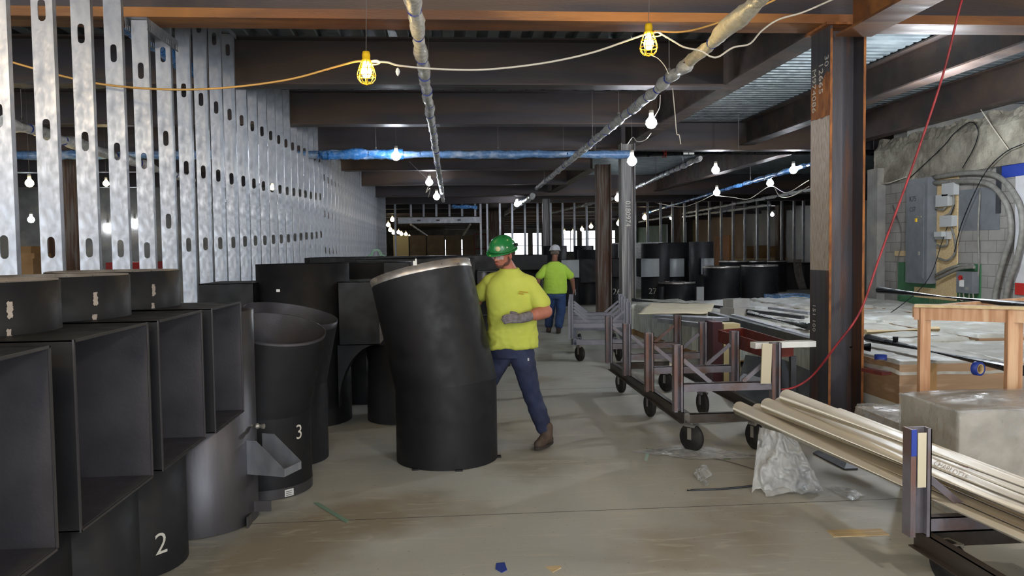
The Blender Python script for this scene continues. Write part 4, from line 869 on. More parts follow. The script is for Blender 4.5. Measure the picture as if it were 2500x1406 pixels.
# things lying on the goods
def lie(a, b, za, zb, w, h, k, name, label, cat, round_=False):
    p, q = atZ(*a, za), atZ(*b, zb); m = MB()
    if round_: m.tube([p, q], w/2, 14)
    else: m.bar(p, q, w, h)
    return tag(m.build(name, M[k]), label, cat)
ZT = .70
lie((2118, 825), (2500, 905), ZT, ZT, .09, .09, 'blackpipe', 'black_pipe', 'long black pipe lying on the sheeting right of the big column', 'pipe', True)
lie((1830, 765), (1980, 798), ZT, ZT, .1, .1, 'blackpipe', 'black_pipe', 'black pipe lying across the goods left of the big column, upper', 'pipe', True)
lie((1735, 768), (1985, 836), ZT, ZT, .09, .09, 'dark', 'metal_angle', 'dark metal angle across the goods left of the big column, lower', 'angle')
lie((1790, 770), (1985, 826), ZT+.01, ZT+.01, .07, .04, 'galv', 'metal_angle', 'galvanized angle beside the dark one left of the big column', 'angle')
lie((1612, 772), (1760, 780), ZT, ZT+.05, .3, .05, 'galv', 'metal_stud_bundle', 'flat grey galvanized studs lying on the pallets behind the cart posts', 'stud')
lie((1612, 781), (1772, 802), ZT-.01, ZT, .1, .06, 'galv', 'metal_angle', 'galvanized channel on the pallets pointing at the red channel frame', 'angle')
lie((1545, 732), (1680, 744), ZT, ZT, .07, .07, 'blackpipe', 'black_pipe', 'thin black pipe at the back of the pallets under the painted 27', 'pipe', True)
lie((1745, 748), (1960, 775), ZT, ZT, .06, .05, 'dark', 'metal_angle', 'thin dark strip at the far edge of the goods', 'angle')
lie((1880, 752), (1978, 765), ZT, ZT, .08, .04, 'galv', 'metal_angle', 'short bright strip at the far edge by the big column', 'angle')
lie((2112, 811), (2290, 803), ZT, ZT, .07, .07, 'woodl', 'cardboard_tube', 'pale cardboard tube on the sheeting behind the lumber frame', 'tube', True)
lie((2115, 902), (2165, 912), .66, .66, .1, .03, 'redbrown', 'red_strip', 'short dark-red strip on the crate beside the column', 'strip')
q = atZ(2125, 848, ZT); m = MB(); m.tube([q, q+Vector((-.3, .25, 0))], .045, 14, False); tag(m.build('black_pipe', M['blackpipe']), 'open-ended short black pipe beside the column on the sheeting', 'pipe')
for px, py in ((2186, 838),): q = atZ(px, py, ZT); m = MB(); m.tube([q, q+Vector((0, 0, .07))], .028, 10); tag(m.build('pipe_nipple', M['blackpipe']), 'small black pipe stub standing on the sheeting', 'stub')
m = MB(); pp = [atZ(1556, 767, .72), atZ(1590, 740, .72), atZ(1745, 742, .72), atZ(1735, 765, .72)]
m.grid(lambda u, v: (pp[0]*(1-u)*(1-v)+pp[1]*(1-u)*v+pp[3]*u*(1-v)+pp[2]*u*v)+Vector((0, 0, .01+.03*noise.noise(Vector((u*3, v*3, 2))))), 24, 12); o = m.build('paper_sheet', M['paper']); tag(o, 'large tan paper sheet lying over the pallets below the painted 27', 'paper')
md = o.modifiers.new('s', 'SOLIDIFY'); md.thickness = .008
q = atZ(1812, 770, .62); m = MB(); Mz = Matrix.Translation(q) @ Matrix.Rotation(.5, 4, 'Z'); m.cbox((0, .1, .06), (.5, .3, .14), Mz); m.cbox((.03, .15, .2), (.4, .22, .14), Mz); tag(m.build('grey_block', M['conc']), 'grey concrete block standing on the goods in the middle distance', 'block')
def ring(p, ax, R, r, w, label, k='tape'):
    t = thing('tape_roll', p, label, 'tape', 'blue tape rolls'); a, b, d = basis(Vector(ax)); Mz = Matrix((a, b, d)).transposed().to_4x4(); Mz.translation = p
    solid('tape', M[k], t, lambda m: m.lathe([(R, -w/2), (R, w/2), (r, w/2), (r, -w/2), (R, -w/2)], (0, 0, 0), 28, True, Mz))
    solid('core', M['woodl'], t, lambda m: m.lathe([(r-.0005, -w/2), (r-.0005, w/2), (r-.006, w/2), (r-.006, -w/2), (r-.0005, -w/2)], (0, 0, 0), 28, True, Mz))
p = atZ(2407, 916, .67); ring(Vector((p.x, p.y+.1, .71)), (.35, -1, .0), .058, .042, .05, 'blue tape roll standing on edge on the crates at right')
p = atZ(2150, 880, .66); ring(Vector((p.x, p.y, .69)), (.1, .2, 1), .055, .04, .05, 'blue tape roll lying flat near the big column')
# red channel frame, boards, dark sheet
t = thing('channel_frame', (3.85, 9.0, 0), 'red-primed steel channel frame leaning on the goods behind the nearest cart', 'frame')
fa = [atZ(1755, 820, .8), atZ(1870, 856, .8), atZ(1935, 853, .8), atZ(1815, 815, .8)]
for a, b in ((0, 1), (1, 2), (2, 3), (3, 0)): solid('channel', M['redbrown'], t, lambda m: m.bar(fa[a], fa[b], .02, .13))
for i in (2,): solid('leg', M['dark'], t, lambda m: m.bar(fa[i]-Vector((0, 0, .06)), (fa[i].x, fa[i].y, 0), .05, .05, (1, 0, 0)))
tp = lie((1838, 843), (1985, 838), .9, .9, .1, .05, 'white', 'white_trim', 'long white trim strip resting on the red channel frame', 'strip')
q = atY(1752, 860, 9.6); m = MB(); m.box((q.x-.06, 9.6, .0), (q.x+.06, 9.9, .82)); tag(m.build('maroon_carton', M['maroon']), 'narrow dark maroon carton standing behind the nearest cart', 'carton')
q = atY(1781, 860, 9.7); m = MB(); m.box((q.x-.09, 9.65, .0), (q.x+.12, 9.9, .79)); tag(m.build('cream_board', M['cream']), 'cream board standing right of the maroon carton', 'board')
def sheet3(pts, k, name, label, cat, th=.01):
    m = MB(); P = [Vector(p) for p in pts]; n = (P[1]-P[0]).cross(P[-1]-P[0]).normalized()*th
    N_ = len(P); m.add(P+[p+n for p in P], [tuple(range(N_)), tuple(range(N_, 2*N_))[::-1]]+[(i, i+N_, (i+1) % N_+N_, (i+1) % N_) for i in range(N_)]); return tag(m.build(name, M[k]), label, cat)
sheet3([atZ(1790, 985, .04), atZ(1976, 1010, .02), atY(1976, 906, 8.4), atY(1915, 880, 9.1), atY(1820, 868, 9.5)], 'dark', 'metal_sheet', 'dark sheet metal panel leaning between the nearest cart and the big column', 'panel')
sheet3([atY(1792, 935, 7.9), atY(1850, 950, 7.9), atY(1868, 925, 8.0), atY(1815, 912, 8.0)], 'galv', 'metal_offcut', 'small galvanized offcut lying against the dark sheet panel', 'offcut', .004)
# lumber frame
t = thing('lumber_stand', (4.2, 5.9, .34), 'open frame of new fir lumber standing at the right', 'frame')
Yf = 6.0; a = atY(2255, 900, Yf); b = atY(2468, 900, Yf-.35); zt = 1.255
c = atY(2345, 770, 7.0); d_ = atY(2560, 760, 6.7)
def post(p, w=.085, dz=.34, y=None): return lambda m: m.box((p.x-w/2, p.y-.02, dz), (p.x+w/2, p.y+.02, zt-.005))
solid('leg', M['wood'], t, post(a)); solid('leg', M['wood'], t, post(b)); solid('leg', M['wood'], t, lambda m: m.box((b.x+.13, b.y+.1, .34), (b.x+.17, b.y+.19, zt-.005)))
solid('rail', M['wood'], t, lambda m: m.bar((a.x-.06, a.y+.04, zt-.05), (b.x+.35, b.y-.25, zt-.05), .04, .1))
solid('top_plate', M['woodl'], t, lambda m: m.bar((a.x-.06, a.y+.03, zt+.012), (b.x+.35, b.y-.26, zt+.012), .09, .022))
solid('rail', M['wood'], t, lambda m: m.bar((a.x-.02, a.y+.1, zt-.045), (d_.x, d_.y, zt-.02), .04, .09))
solid('top_plate', M['woodl'], t, lambda m: m.bar((c.x+.55, c.y-.18, zt+.04), (d_.x, d_.y, zt+.04), .09, .02))
t = thing('wrapped_box', (4.6, 5.9, 0), 'low film-covered box the lumber frame stands on', 'box')
solid('body', M['wrapbox'], t, lambda m: m.box((3.55, 5.45, 0), (5.6, 6.7, .33)))
solid('film', M['clear'], t, lambda m: wavy(m, 3.5, 5.62, 5.42, 6.72, .332, .03, 2.2, 36, .22, 4))
q = atY(2341, 1090, 4.75)
t = thing('wrapped_box', (q.x+.6, 5.1, 0), 'large shrink-wrapped carton at the right edge behind the cream pipes', 'box')
solid('body', M['wrapbox'], t, lambda m: m.box((q.x, 4.75, 0), (q.x+1.3, 5.4, .69)))
def fw(u, v):
    P = [(q.x-.012, 5.4), (q.x-.012, 4.74), (q.x+1.31, 4.74)]; s = u*1.96
    x, y = (P[0][0], P[0][1]-s) if s < .66 else (P[1][0]+s-.66, P[1][1]); w = .012*abs(noise.noise(Vector((s*8, v*14, 3))))
    return (x-(w if s < .66 else 0), y-(w if s >= .66 else 0), .01+.69*v)
solid('film', M['clear'], t, lambda m: (m.grid(fw, 80, 24), wavy(m, q.x-.01, q.x+1.31, 4.74, 5.41, .69, .02, 3, 30, .02, 5)))
sheet3([atZ(2260, 1085, .30), atZ(2345, 1092, .30), atZ(2345, 1035, .42), atZ(2255, 1040, .42), atZ(2290, 1066, .34)], 'paper', 'paper_scrap', 'crumpled pale paper lying in front of the lumber frame', 'paper', .004)
m = MB(); p0, p1 = atY(2145, 708, 7.6), atY(2520, 747, 5.9); m.tube([p0, p1], .034, 14); tag(m.build('black_pipe', M['blackpipe']), 'long black pipe resting level across the top of the lumber frame', 'pipe')
# blue-wrapped pallet and shelf goods far right
t = thing('blue_wrapped_pallet', (fx(1945, 22), 22, 0), 'flat pallet of blue-grey sheets under plastic right of the upright duct pair', 'pallet')
a, b = fx(1903, 21.5), fx(1995, 21.5)
solid('pallet_base', M['slatw'], t, lambda m: [m.box((a, 21.4+k*.5, 0), (b, 21.5+k*.5, .12)) for k in range(3)])
solid('sheets', M['bluep'], t, lambda m: m.box((a, 21.4, .121), (b, 22.6, .37)))
for px, w_, ya, yb, lb in [(1828, 18, 600, 630, 'leftmost'), (1860, 22, 598, 630, 'middle'), (1890, 24, 600, 628, 'rightmost')]:
    q = atY(px, yb, 41.5); h = (yb-ya)/1940*41.5; m = MB(); m.box((q.x-w_/2/1940*41.5, 41.3, q.z), (q.x+w_/2/1940*41.5, 41.9, q.z+h)); tag(m.build('storage_box', M['card']), '%s of three brown boxes on the far shelf by the white block wall' % lb, 'box', 'boxes on the far shelf')
t = thing('storage_shelf', (atY(1860, 630, 41.6).x, 41.6, 0), 'long wooden shelf with boxes before the white block wall', 'shelf')
a, b = atY(1795, 631, 41.6), atY(1915, 631, 41.6); solid('board', M['woodl'], t, lambda m: m.box((a.x, 41.2, a.z-.15), (b.x, 42, a.z-.002)))
for xx in (a.x, b.x-.1): solid('leg', M['woodl'], t, lambda m: m.box((xx, 41.3, 0), (xx+.1, 41.4, a.z-.15)))
# bundles beyond the wide opening
for k in range(5):
    x0, x1 = [(1000, 1041), (1043, 1085), (1088, 1127), (1130, 1158), (960, 998)][k]; Y = 52; a, b = atY(x0, 575, Y), atY(x1, 630, Y)
    t = thing('block_stack', ((a.x+b.x)/2, Y, 0), 'wrapped stack of old blocks beyond the wide opening, %s from left' % ['second', 'third', 'fourth', 'fifth', 'first'][k], 'stack', 'block stacks beyond the opening')
    solid('blocks', M['cardd'] if k < 4 else M['cream'], t, lambda m: m.box((a.x, Y, .121), (b.x, Y+2, a.z+.0)))
    solid('pallet_base', M['slatw'], t, lambda m: m.box((a.x, Y, 0), (b.x, Y+2, .12)))
t = thing('scaffold_frame', (atY(1180, 600, 47).x, 47, 0), 'red scaffold frame at the right side of the wide opening', 'scaffold')
a, b = atY(1158, 570, 47), atY(1186, 570, 47)
for xx in (a.x, b.x): solid('upright', M['redbrown'], t, lambda m: m.box((xx-.04, 47, 0), (xx+.04, 47.08, a.z)))
for zz in (a.z-.05, a.z-.9, a.z-2.): solid('rung', M['redbrown'], t, lambda m: m.box((a.x, 47.01, zz-.04), (b.x, 47.07, zz+.04)))
# cartons behind the left studs
for px, py, w_, h_, lb in [(62, 650, 36, 38, 'cardboard carton low behind the first two studs, left lower'), (68, 630, 30, 24, 'cardboard carton behind the first two studs, on the lower one'), (52, 612, 44, 22, 'large dull carton at the back behind the first two studs')]:
    Y = 14.5 if py > 620 else 16; q = atY(px, py+h_/2, Y); zt_ = atY(px, py-h_/2, Y).z; z0 = 0 if py != 630 else atY(62, 631, 14.5).z
    m = MB(); m.box((q.x-w_/2/1940*Y, Y, z0), (q.x+w_/2/1940*Y, Y+.6, zt_)); tag(m.build('cardboard_box', M['card']), lb, 'box')
q = atY(310, 642, 20); m = MB(); m.box((q.x-.5, 20, 0), (q.x+.6, 21, atY(310, 640, 20).z)); tag(m.build('red_crate', M['red']), 'red container glimpsed between the third and fifth studs', 'crate')
m = MB(); m.box((-21.9, 30, 0), (XS-.3, 30.3, ZD)); struct('wall_back', m, M['conc'])

# ================================================================== RIGHT WALL GEAR
XWf = 9.1
def wallbox(p, d, name, mt, parent, pa, pb, lbl=None):
    """box on the right wall between photo corners pa (far top) and pb (near bottom), standing d off the wall"""
    a, b = atX(*pa, XWf-d), atX(*pb, XWf-d)
    return solid(name, M[mt], parent, lambda m: m.box((XWf-d, min(a.y, b.y), min(a.z, b.z)), (XWf-p, max(a.y, b.y), max(a.z, b.z))), lbl)
def patch(name, mt, pa, pb, d, label, cat='panel', kind=None):
    a, b = atX(*pa, XWf-d), atX(*pb, XWf-d); m = MB(); m.box((XWf-d, min(a.y, b.y), min(a.z, b.z)), (XWf-.002, max(a.y, b.y), max(a.z, b.z))); o = m.build(name, M[mt]); return tag(o, label, cat)
gb = patch('green_board', 'green', (2190, 640), (2392, 765), .02, 'green painted board on the right wall behind the electrical panel')
patch('plywood_strip', 'woodl', (2288, 425), (2334, 735), .03, 'tall plywood strip behind the small grey boxes on the right wall', 'board')
patch('plywood_strip', 'woodl', (2232, 700), (2335, 735), .026, 'plywood backing below the electrical panel', 'board')
patch('lumber_strip', 'woodl', (2184, 612), (2215, 625), .035, 'short lumber strip left of the electrical panel', 'board')
patch('grey_board', 'panel', (2190, 757), (2385, 812), .03, 'pale grey board standing along the foot of the right wall')
patch('white_paint_patch', 'whitewall', (2480, 410), (2620, 700), .012, 'white painted patch of wall at the right picture edge', 'paint')
patch('blue_paint_patch', 'tape', (2446, 395), (2620, 412), .014, 'blue painted band at the upper right wall', 'paint')
patch('red_paint_patch', 'red', (2478, 690), (2620, 730), .014, 'red spray-painted stripe low at the right picture edge', 'paint')
patch('steel_lintel', 'dark', (2432, 405), (2440, 520), .03, 'dark steel strip beside the looping conduits', 'strip')
patch('window_sill_patch', 'panel', (2334, 466), (2440, 560), .008, 'smooth grey plaster panel right of the plywood strip', 'panel')
t = thing('electrical_panel', atX(2262, 695, XWf-.22), 'tall grey electrical panel with a padlock on the right wall', 'panel')
nb, ft = atX(2262, 693, XWf-.22), atX(2213, 440, XWf-.22)
solid('cabinet', M['panel'], t, lambda m: m.box((XWf-.22, nb.y, nb.z), (XWf-.035, ft.y, ft.z)))
dd = solid('door', M['panel'], t, lambda m: m.box((XWf-.232, nb.y+.1, nb.z+.1), (XWf-.2205, ft.y-.1, ft.z-.1)))
solid('padlock', M['yellow'], dd, lambda m: m.box((XWf-.25, nb.y+.3, 2.18), (XWf-.233, nb.y+.35, 2.25)), 'brass padlock'); solid('latch', M['zinc'], dd, lambda m: m.box((XWf-.25, nb.y+.16, 2.26), (XWf-.233, nb.y+.3, 2.29)))
solid('handle', M['zinc'], dd, lambda m: m.box((XWf-.25, nb.y+.2, 1.55), (XWf-.233, nb.y+.24, 1.62)))
writing('K75', .14, on_plane((XWf-.2335, nb.y+.45, 2.62), (0, -1, 0), (0, 0, 1)), 'inked_note', M['blackink'], dd)
writing('CST', .12, on_plane((XWf-.2335, nb.y+.45, 2.42), (0, -1, 0), (0, 0, 1)), 'inked_note', M['blackink'], dd)
writing('Rott Shell', .26, on_plane((XWf-.021, 13.9, .70), (0, -1, 0), (0, 0, 1)), 'chalk_words', M['olive'], gb)
for i, (pa, pb, lb) in enumerate([((2300, 450), (2330, 475), 'topmost'), ((2285, 478), (2315, 502), 'second'), ((2295, 528), (2325, 552), 'third'), ((2282, 566), (2312, 584), 'lowest, open-lidded')]):
    t = thing('junction_box', atX(*pb, XWf-.12), '%s of four small light-grey junction boxes beside the electrical panel' % lb, 'box', 'junction boxes')
    wallbox(.03, .12, 'body', 'lightgrey', t, pa, pb)
    wallbox(.12, .13, 'lid', 'lightgrey', t, (pa[0]-1, pa[1]-1), (pb[0]-2, pb[1]+1)) if i < 3 else wallbox(.12, .2, 'lid', 'lightgrey', t, (pa[0]-2, pa[1]), (pb[0]-14, pb[1]-6))
def conduit(px, r, label, d=.09, k='conduit'):
    m = MB(); m.tube(bez([atX(x, y, XWf-d) for x, y in px], 8), r, 10); return tag(m.build('conduit', M[k]), label, 'conduit')
conduit([(2276, 434), (2340, 424), (2400, 422), (2440, 433), (2470, 465), (2492, 510), (2495, 570), (2480, 640), (2463, 690), (2455, 730)], .045, 'outer of two thick grey conduits looping from the panel top')
conduit([(2276, 447), (2340, 442), (2400, 445), (2435, 465), (2462, 510), (2468, 570), (2455, 620), (2440, 670), (2430, 720), (2428, 745)], .045, 'inner of two thick grey conduits looping from the panel top')
conduit([(2285, 672), (2320, 655), (2350, 648), (2375, 648)], .03, 'upper grey conduit leaving the foot of the panel')
conduit([(2285, 682), (2320, 665), (2345, 655), (2378, 652)], .03, 'lower grey conduit leaving the foot of the panel', .13)
conduit([(2310, 502), (2302, 512), (2285, 508)], .02, 'short curved conduit under the second junction box')
conduit([(2328, 472), (2328, 500), (2318, 522), (2305, 528)], .02, 'short curved conduit under the topmost junction box')
conduit([(2322, 552), (2332, 590), (2330, 620), (2312, 636), (2290, 630)], .02, 'curved conduit under the third junction box')
conduit([(2312, 584), (2312, 596), (2300, 602), (2288, 598)], .02, 'curved conduit under the lowest junction box')
conduit([(2393, 465), (2388, 560), (2390, 650), (2382, 715)], .016, 'thin grey conduit running down beside the disconnect box', .04)
conduit([(2180, 500), (2200, 560), (2200, 600), (2192, 640), (2190, 760)], .009, 'thin wire hanging left of the electrical panel', .05, 'wire')
conduit([(2215, 440), (2300, 360), (2330, 325), (2370, 298), (2388, 320), (2378, 360), (2350, 410)], .009, 'dark cable curving up over the concrete band', .12, 'blackpipe')
conduit([(2500, 350), (2450, 375), (2400, 430), (2350, 540), (2330, 615)], .009, 'thin dark cable slanting down from the right picture edge', .13, 'blackpipe')
conduit([(2395, 268), (2430, 320), (2462, 365)], .009, 'pale rope hanging down the broken concrete', .1, 'cordw')
conduit([(2122, 428), (2140, 443), (2165, 447), (2190, 440), (2212, 432)], .012, 'white wire strung left of the electrical panel top', .1, 'cordw')
t = thing('disconnect_box', atX(2360, 715, XWf-.16), 'grey disconnect box with a red dot low on the right wall', 'box')
wallbox(.03, .16, 'body', 'panel', t, (2335, 662), (2372, 717)); a = atX(2346, 678, XWf-.162)
solid('red_knob', M['red'], t, lambda m: m.tube([(XWf-.16, a.y, a.z), (XWf-.185, a.y, a.z)], .045, 14), 'round red dot'); wallbox(.1605, .163, 'sticker', 'white', t, (2342, 683), (2353, 700)); wallbox(.1605, .165, 'latch', 'zinc', t, (2356, 700), (2364, 708))
for i, x in enumerate((2348, 2371)): conduit([(x-5, 716), (x-5, 728), (x, 734), (x+5, 728), (x+4, 716)], .01, '%s wire loop below the disconnect box' % ['left', 'right'][i], .06, 'cordw')

# ================================================================== FLOOR LITTER
def scrap(name, pts, k, label, cat, z=.004, th=.003): return sheet3([atZ(x, y, z) for x, y in pts], k, name, label, cat, th)
scrap('metal_strip', [(765, 1227), (778, 1226), (852, 1270), (845, 1276)], 'galv', 'pale green-grey strip on the floor right of the chalk 3 duct', 'strip')
bpy.data.objects['metal_strip'].data.materials[0] = M['lightgrey'] if False else mat('pale_green_strip', (120, 150, 132), .5)
scrap('paper_strip', [(1572, 1122), (1580, 1096), (1589, 1094), (1580, 1124)], 'white', 'small pale strip on the floor left of the front cart wheel', 'strip')
bpy.data.objects['paper_strip'].data.materials[0] = mat('mint_strip', (170, 196, 184), .5)
scrap('tape_square', [(1767, 1109), (1783, 1109), (1783, 1121), (1766, 1121)], 'olive', 'small olive square on the floor below the nearest cart', 'scrap')
def film_patch(pts, seed, label, amp=.02, k='clear', name='plastic_film'):
    P = [atZ(x, y, .004) for x, y in pts]; m = MB()
    def fn(u, v):
        p = P[0]*(1-u)*(1-v)+P[1]*u*(1-v)+P[2]*u*v+P[3]*(1-u)*v; e = math.sin(PI*u)*math.sin(PI*v)
        return p+Vector((noise.noise(Vector((v*6, seed, 0)))*.05, noise.noise(Vector((u*6, seed, 1)))*.05, .004+amp*(.3+e)*abs(noise.noise(Vector((p.x*7, p.y*7, seed))))*2))
    m.grid(fn, 40, 40); return tag(m.build(name, M[k]), label, 'film')
film_patch([(1535, 1103), (1690, 1122), (1880, 1118), (1690, 1085)], 1, 'flat whitish plastic sheet on the floor under the front cart wheels', .012, 'clearw')
film_patch([(1690, 1160), (1720, 1188), (1730, 1165), (1700, 1155)], 5, 'small crumpled ball of clear plastic on the open floor', .12)
film_patch([(2015, 1190), (2080, 1225), (2110, 1212), (2060, 1190)], 9, 'torn bit of clear plastic beneath the cream pipes', .02)
# tent of clear film hanging off the pipes
def tent(u, v):
    a = atZ(1835+175*u, 1205-(6*u), .01); b = Vector((2.30+.12*u, 5.75-.35*u, .40)); s = v
    p = a*(1-s)+b*s; w = noise.noise(Vector((u*5, v*4, 3)))*.1*(1-.6*s)+noise.noise(Vector((u*13, v*11, 5)))*.035
    return p+Vector((w*.5, w*1.1, abs(w)*.5*(1-s)))
m = MB(); m.grid(tent, 44, 36); tag(m.build('plastic_film', M['clearw']), 'crumpled clear plastic sheet hanging from the cream pipe ends to the floor', 'film')
film_patch([(1845, 1130), (1870, 1215), (2005, 1205), (1960, 1140)], 12, 'crumpled clear plastic heap on the floor under the cream pipe ends', .09, 'clearw')
scrap('wood_offcut', [(2018, 1294), (2150, 1290), (2172, 1305), (2035, 1310)], 'woodl', 'flat pale wood offcut on the floor left of the corner cart', 'offcut', th=.008)
scrap('blue_rag', [(1212, 1374), (1232, 1372), (1238, 1390), (1225, 1397), (1210, 1388)], 'tape', 'small scrap of blue plastic at the bottom of the floor', 'scrap', th=.02)
scrap('paper_scrap', [(1332, 1383), (1368, 1380), (1370, 1385), (1350, 1396)], 'woodl', 'small tan paper scrap at the bottom of the floor', 'scrap', th=.006)
cord([atZ(1578, 1095, .006), atZ(1650, 1110, .008), atZ(1760, 1122, .008), atZ(1900, 1165, .008)], .004, 'wire', 'floor_wire', 'thin wire lying on the floor under the nearest cart', 'wire')
cord([atZ(1678, 1197, .006), atZ(1780, 1192, .008), atZ(1900, 1178, .02)], .008, 'dark', 'floor_rod', 'dark rod lying on the floor before the plastic heap', 'rod')
sheet3([atZ(1985, 1108, .004), atZ(2062, 1147, .004), atZ(2095, 1146, .004), atZ(2075, 1112, .03), atZ(2010, 1095, .03)], 'dark', 'metal_offcut', 'dark metal offcut on the floor under the cream pipes by the column', 'offcut', .01)
for i, pts in enumerate([[(1590, 905), (1650, 890), (1640, 880), (1570, 893)], [(1545, 868), (1600, 880), (1612, 872), (1560, 862)], [(1645, 908), (1700, 905), (1690, 896), (1640, 900)]]): scrap('board_scrap', pts, 'paper', 'pale board scrap on the floor by the pallets, %s' % ['nearest', 'left', 'right'][i], 'scrap', th=.01)
# ================================================================== PEOPLE
def cap(m, p0, p1, r0, r1, side=None, k=1.0, n=18, h=6):
    """closed tapered limb; k scales the radius along 'side'"""
    p0, p1 = Vector(p0), Vector(p1); d = (p1-p0).normalized(); a, b, _ = basis(d, Vector(side) if side else Vector((0, 0, 1)))
    if side: b = a; a = a.cross(d).normalized() if False else (Vector(side)-d*Vector(side).dot(d)).normalized(); b = d.cross(a)
    rings = []
    for i in range(h+1): t = PI/2*(1-i/h); rings.append((p0-d*r0*math.sin(t), r0*math.cos(t)))
    for i in range(h+1): t = PI/2*i/h; rings.append((p1+d*r1*math.sin(t), r1*math.cos(t)))
    vs = [p+(a*math.cos(q*2*PI/n)*k+b*math.sin(q*2*PI/n))*max(r, 1e-4) for p, r in rings for q in range(n)]; L = len(rings)
    m.add(vs, [(i*n+q, i*n+(q+1) % n, (i+1)*n+(q+1) % n, (i+1)*n+q) for i in range(L-1) for q in range(n)]+[tuple(range(n))[::-1], tuple(range((L-1)*n, L*n))], True)
def ell(m, c, r, R=None, n=20):
    c = Vector(c); vs = []; L = 12
    for i in range(L+1):
        t = PI*i/L
        for q in range(n):
            v = Vector((r[0]*math.sin(t)*math.cos(2*PI*q/n), r[1]*math.sin(t)*math.sin(2*PI*q/n), r[2]*math.cos(t)))
            vs.append(c+((R @ v) if R else v))
    m.add(vs, [(i*n+q, (i+1)*n+q, (i+1)*n+(q+1) % n, i*n+(q+1) % n) for i in range(L) for q in range(n)], True)
def loft(m, rings, n=28):
    """closed stack of ellipses: (centre, rx, ry, yaw)"""
    vs = []
    for c, rx, ry, w in rings:
        for q in range(n):
            a = 2*PI*q/n; e = .85; x = rx*math.copysign(abs(math.cos(a))**e, math.cos(a)); y = ry*math.copysign(abs(math.sin(a))**e, math.sin(a))
            vs.append((c[0]+x*math.cos(w)-y*math.sin(w), c[1]+x*math.sin(w)+y*math.cos(w), c[2]))
    L = len(rings); m.add(vs, [(i*n+q, i*n+(q+1) % n, (i+1)*n+(q+1) % n, (i+1)*n+q) for i in range(L-1) for q in range(n)]+[tuple(range(n))[::-1], tuple(range((L-1)*n, L*n))], True)
def fuse(name, mt, parent, fn, voxel=.01, smooth=4, disp=None, label=None):
    """one continuous skin over the shapes fn lays down"""
    m = MB(); fn(m); me = m.mesh('f', M[mt]); o = D.objects.new('f', me); COL.objects.link(o)
    r = o.modifiers.new('r', 'REMESH'); r.mode = 'VOXEL'; r.voxel_size = voxel
    s = o.modifiers.new('s', 'SMOOTH'); s.factor = .5; s.iterations = smooth
    dg = bpy.context.evaluated_depsgraph_get(); me2 = D.meshes.new_from_object(o.evaluated_get(dg)); D.objects.remove(o); D.meshes.remove(me)
    off = wloc(parent); nv = [v.normal.copy() for v in me2.vertices]
    for v, nn in zip(me2.vertices, nv):
        if disp: v.co += nn*disp(v.co)
        v.co -= off
    me2.name = name; me2.materials.clear(); me2.materials.append(M[mt]); me2.polygons.foreach_set('use_smooth', [True]*len(me2.polygons)); me2.update()
    p = D.objects.new(name, me2); COL.objects.link(p); p.parent = parent
    if label: p['label'] = label
    return p
def folds(amp, sc=(9, 9, 16), seed=0, z0=None, extra=0):
    def f(c):
        n = noise.noise(Vector((c.x*sc[0], c.y*sc[1], c.z*sc[2]+seed))); v = amp*(1-2*abs(n))*.7+amp*.4*noise.noise(Vector((c.x*22, c.y*22, c.z*26+seed)))
        if z0: v *= min(1.6, max(.35, (z0-c.z)*3.2))
        return v
    return f
def hand(m, w, d, palm, r=1.0, curl=.5, thumb=1):
    """palm and five fingers; w wrist, d pointing direction, palm = palm normal, thumb side sign"""
    w = Vector(w); d = Vector(d).normalized(); p = (Vector(palm)-d*Vector(palm).dot(d)).normalized(); s = d.cross(p)*thumb
    for i in range(4): cap(m, w+d*.01+s*(-.026+.017*i), w+d*.085*r+s*(-.032+.0215*i), .015, .0125)
    cap(m, w, w+d*.05+s*.006, .024, .02, side=s, k=1.3)
    for i, L in enumerate((.062, .074, .08, .072)):
        b = w+d*.085*r+s*(-.032+.0215*i); a1 = curl*.5; a2 = curl*1.3; a3 = curl*2.0
        v = lambda a: d*math.cos(a)+p*math.sin(a)
        q1 = b+v(a1)*L*.48; q2 = q1+v(a2)*L*.32; q3 = q2+v(a3)*L*.24
        cap(m, b, q1, .0105, .0095, h=3, n=10); cap(m, q1, q2, .0095, .0088, h=3, n=10); cap(m, q2, q3, .0088, .0078, h=3, n=10)
    t0 = w+d*.022+s*.028; t1 = t0+(s*.75+d*.6+p*.25).normalized()*.042; t2 = t1+(s*.45+d*.85+p*.3).normalized()*.032
    cap(m, t0, t1, .015, .0125, h=3, n=10); cap(m, t1, t2, .012, .0095, h=3, n=10)
def head(parent, c, face, tilt, skinm, hairm, hatm, beard, hat_spin=0, smooth=3, body=None):
    """skull, face, ears are laid into the body list; returns frame"""
    f = Vector(face).normalized(); up = Vector(tilt).normalized(); x = f.cross(up).normalized(); up = x.cross(f).normalized()
    R = Matrix((x, f, up)).transposed(); c = Vector(c)
    T = lambda a, b, z: c+R @ Vector((a, b, z))
    return R, T
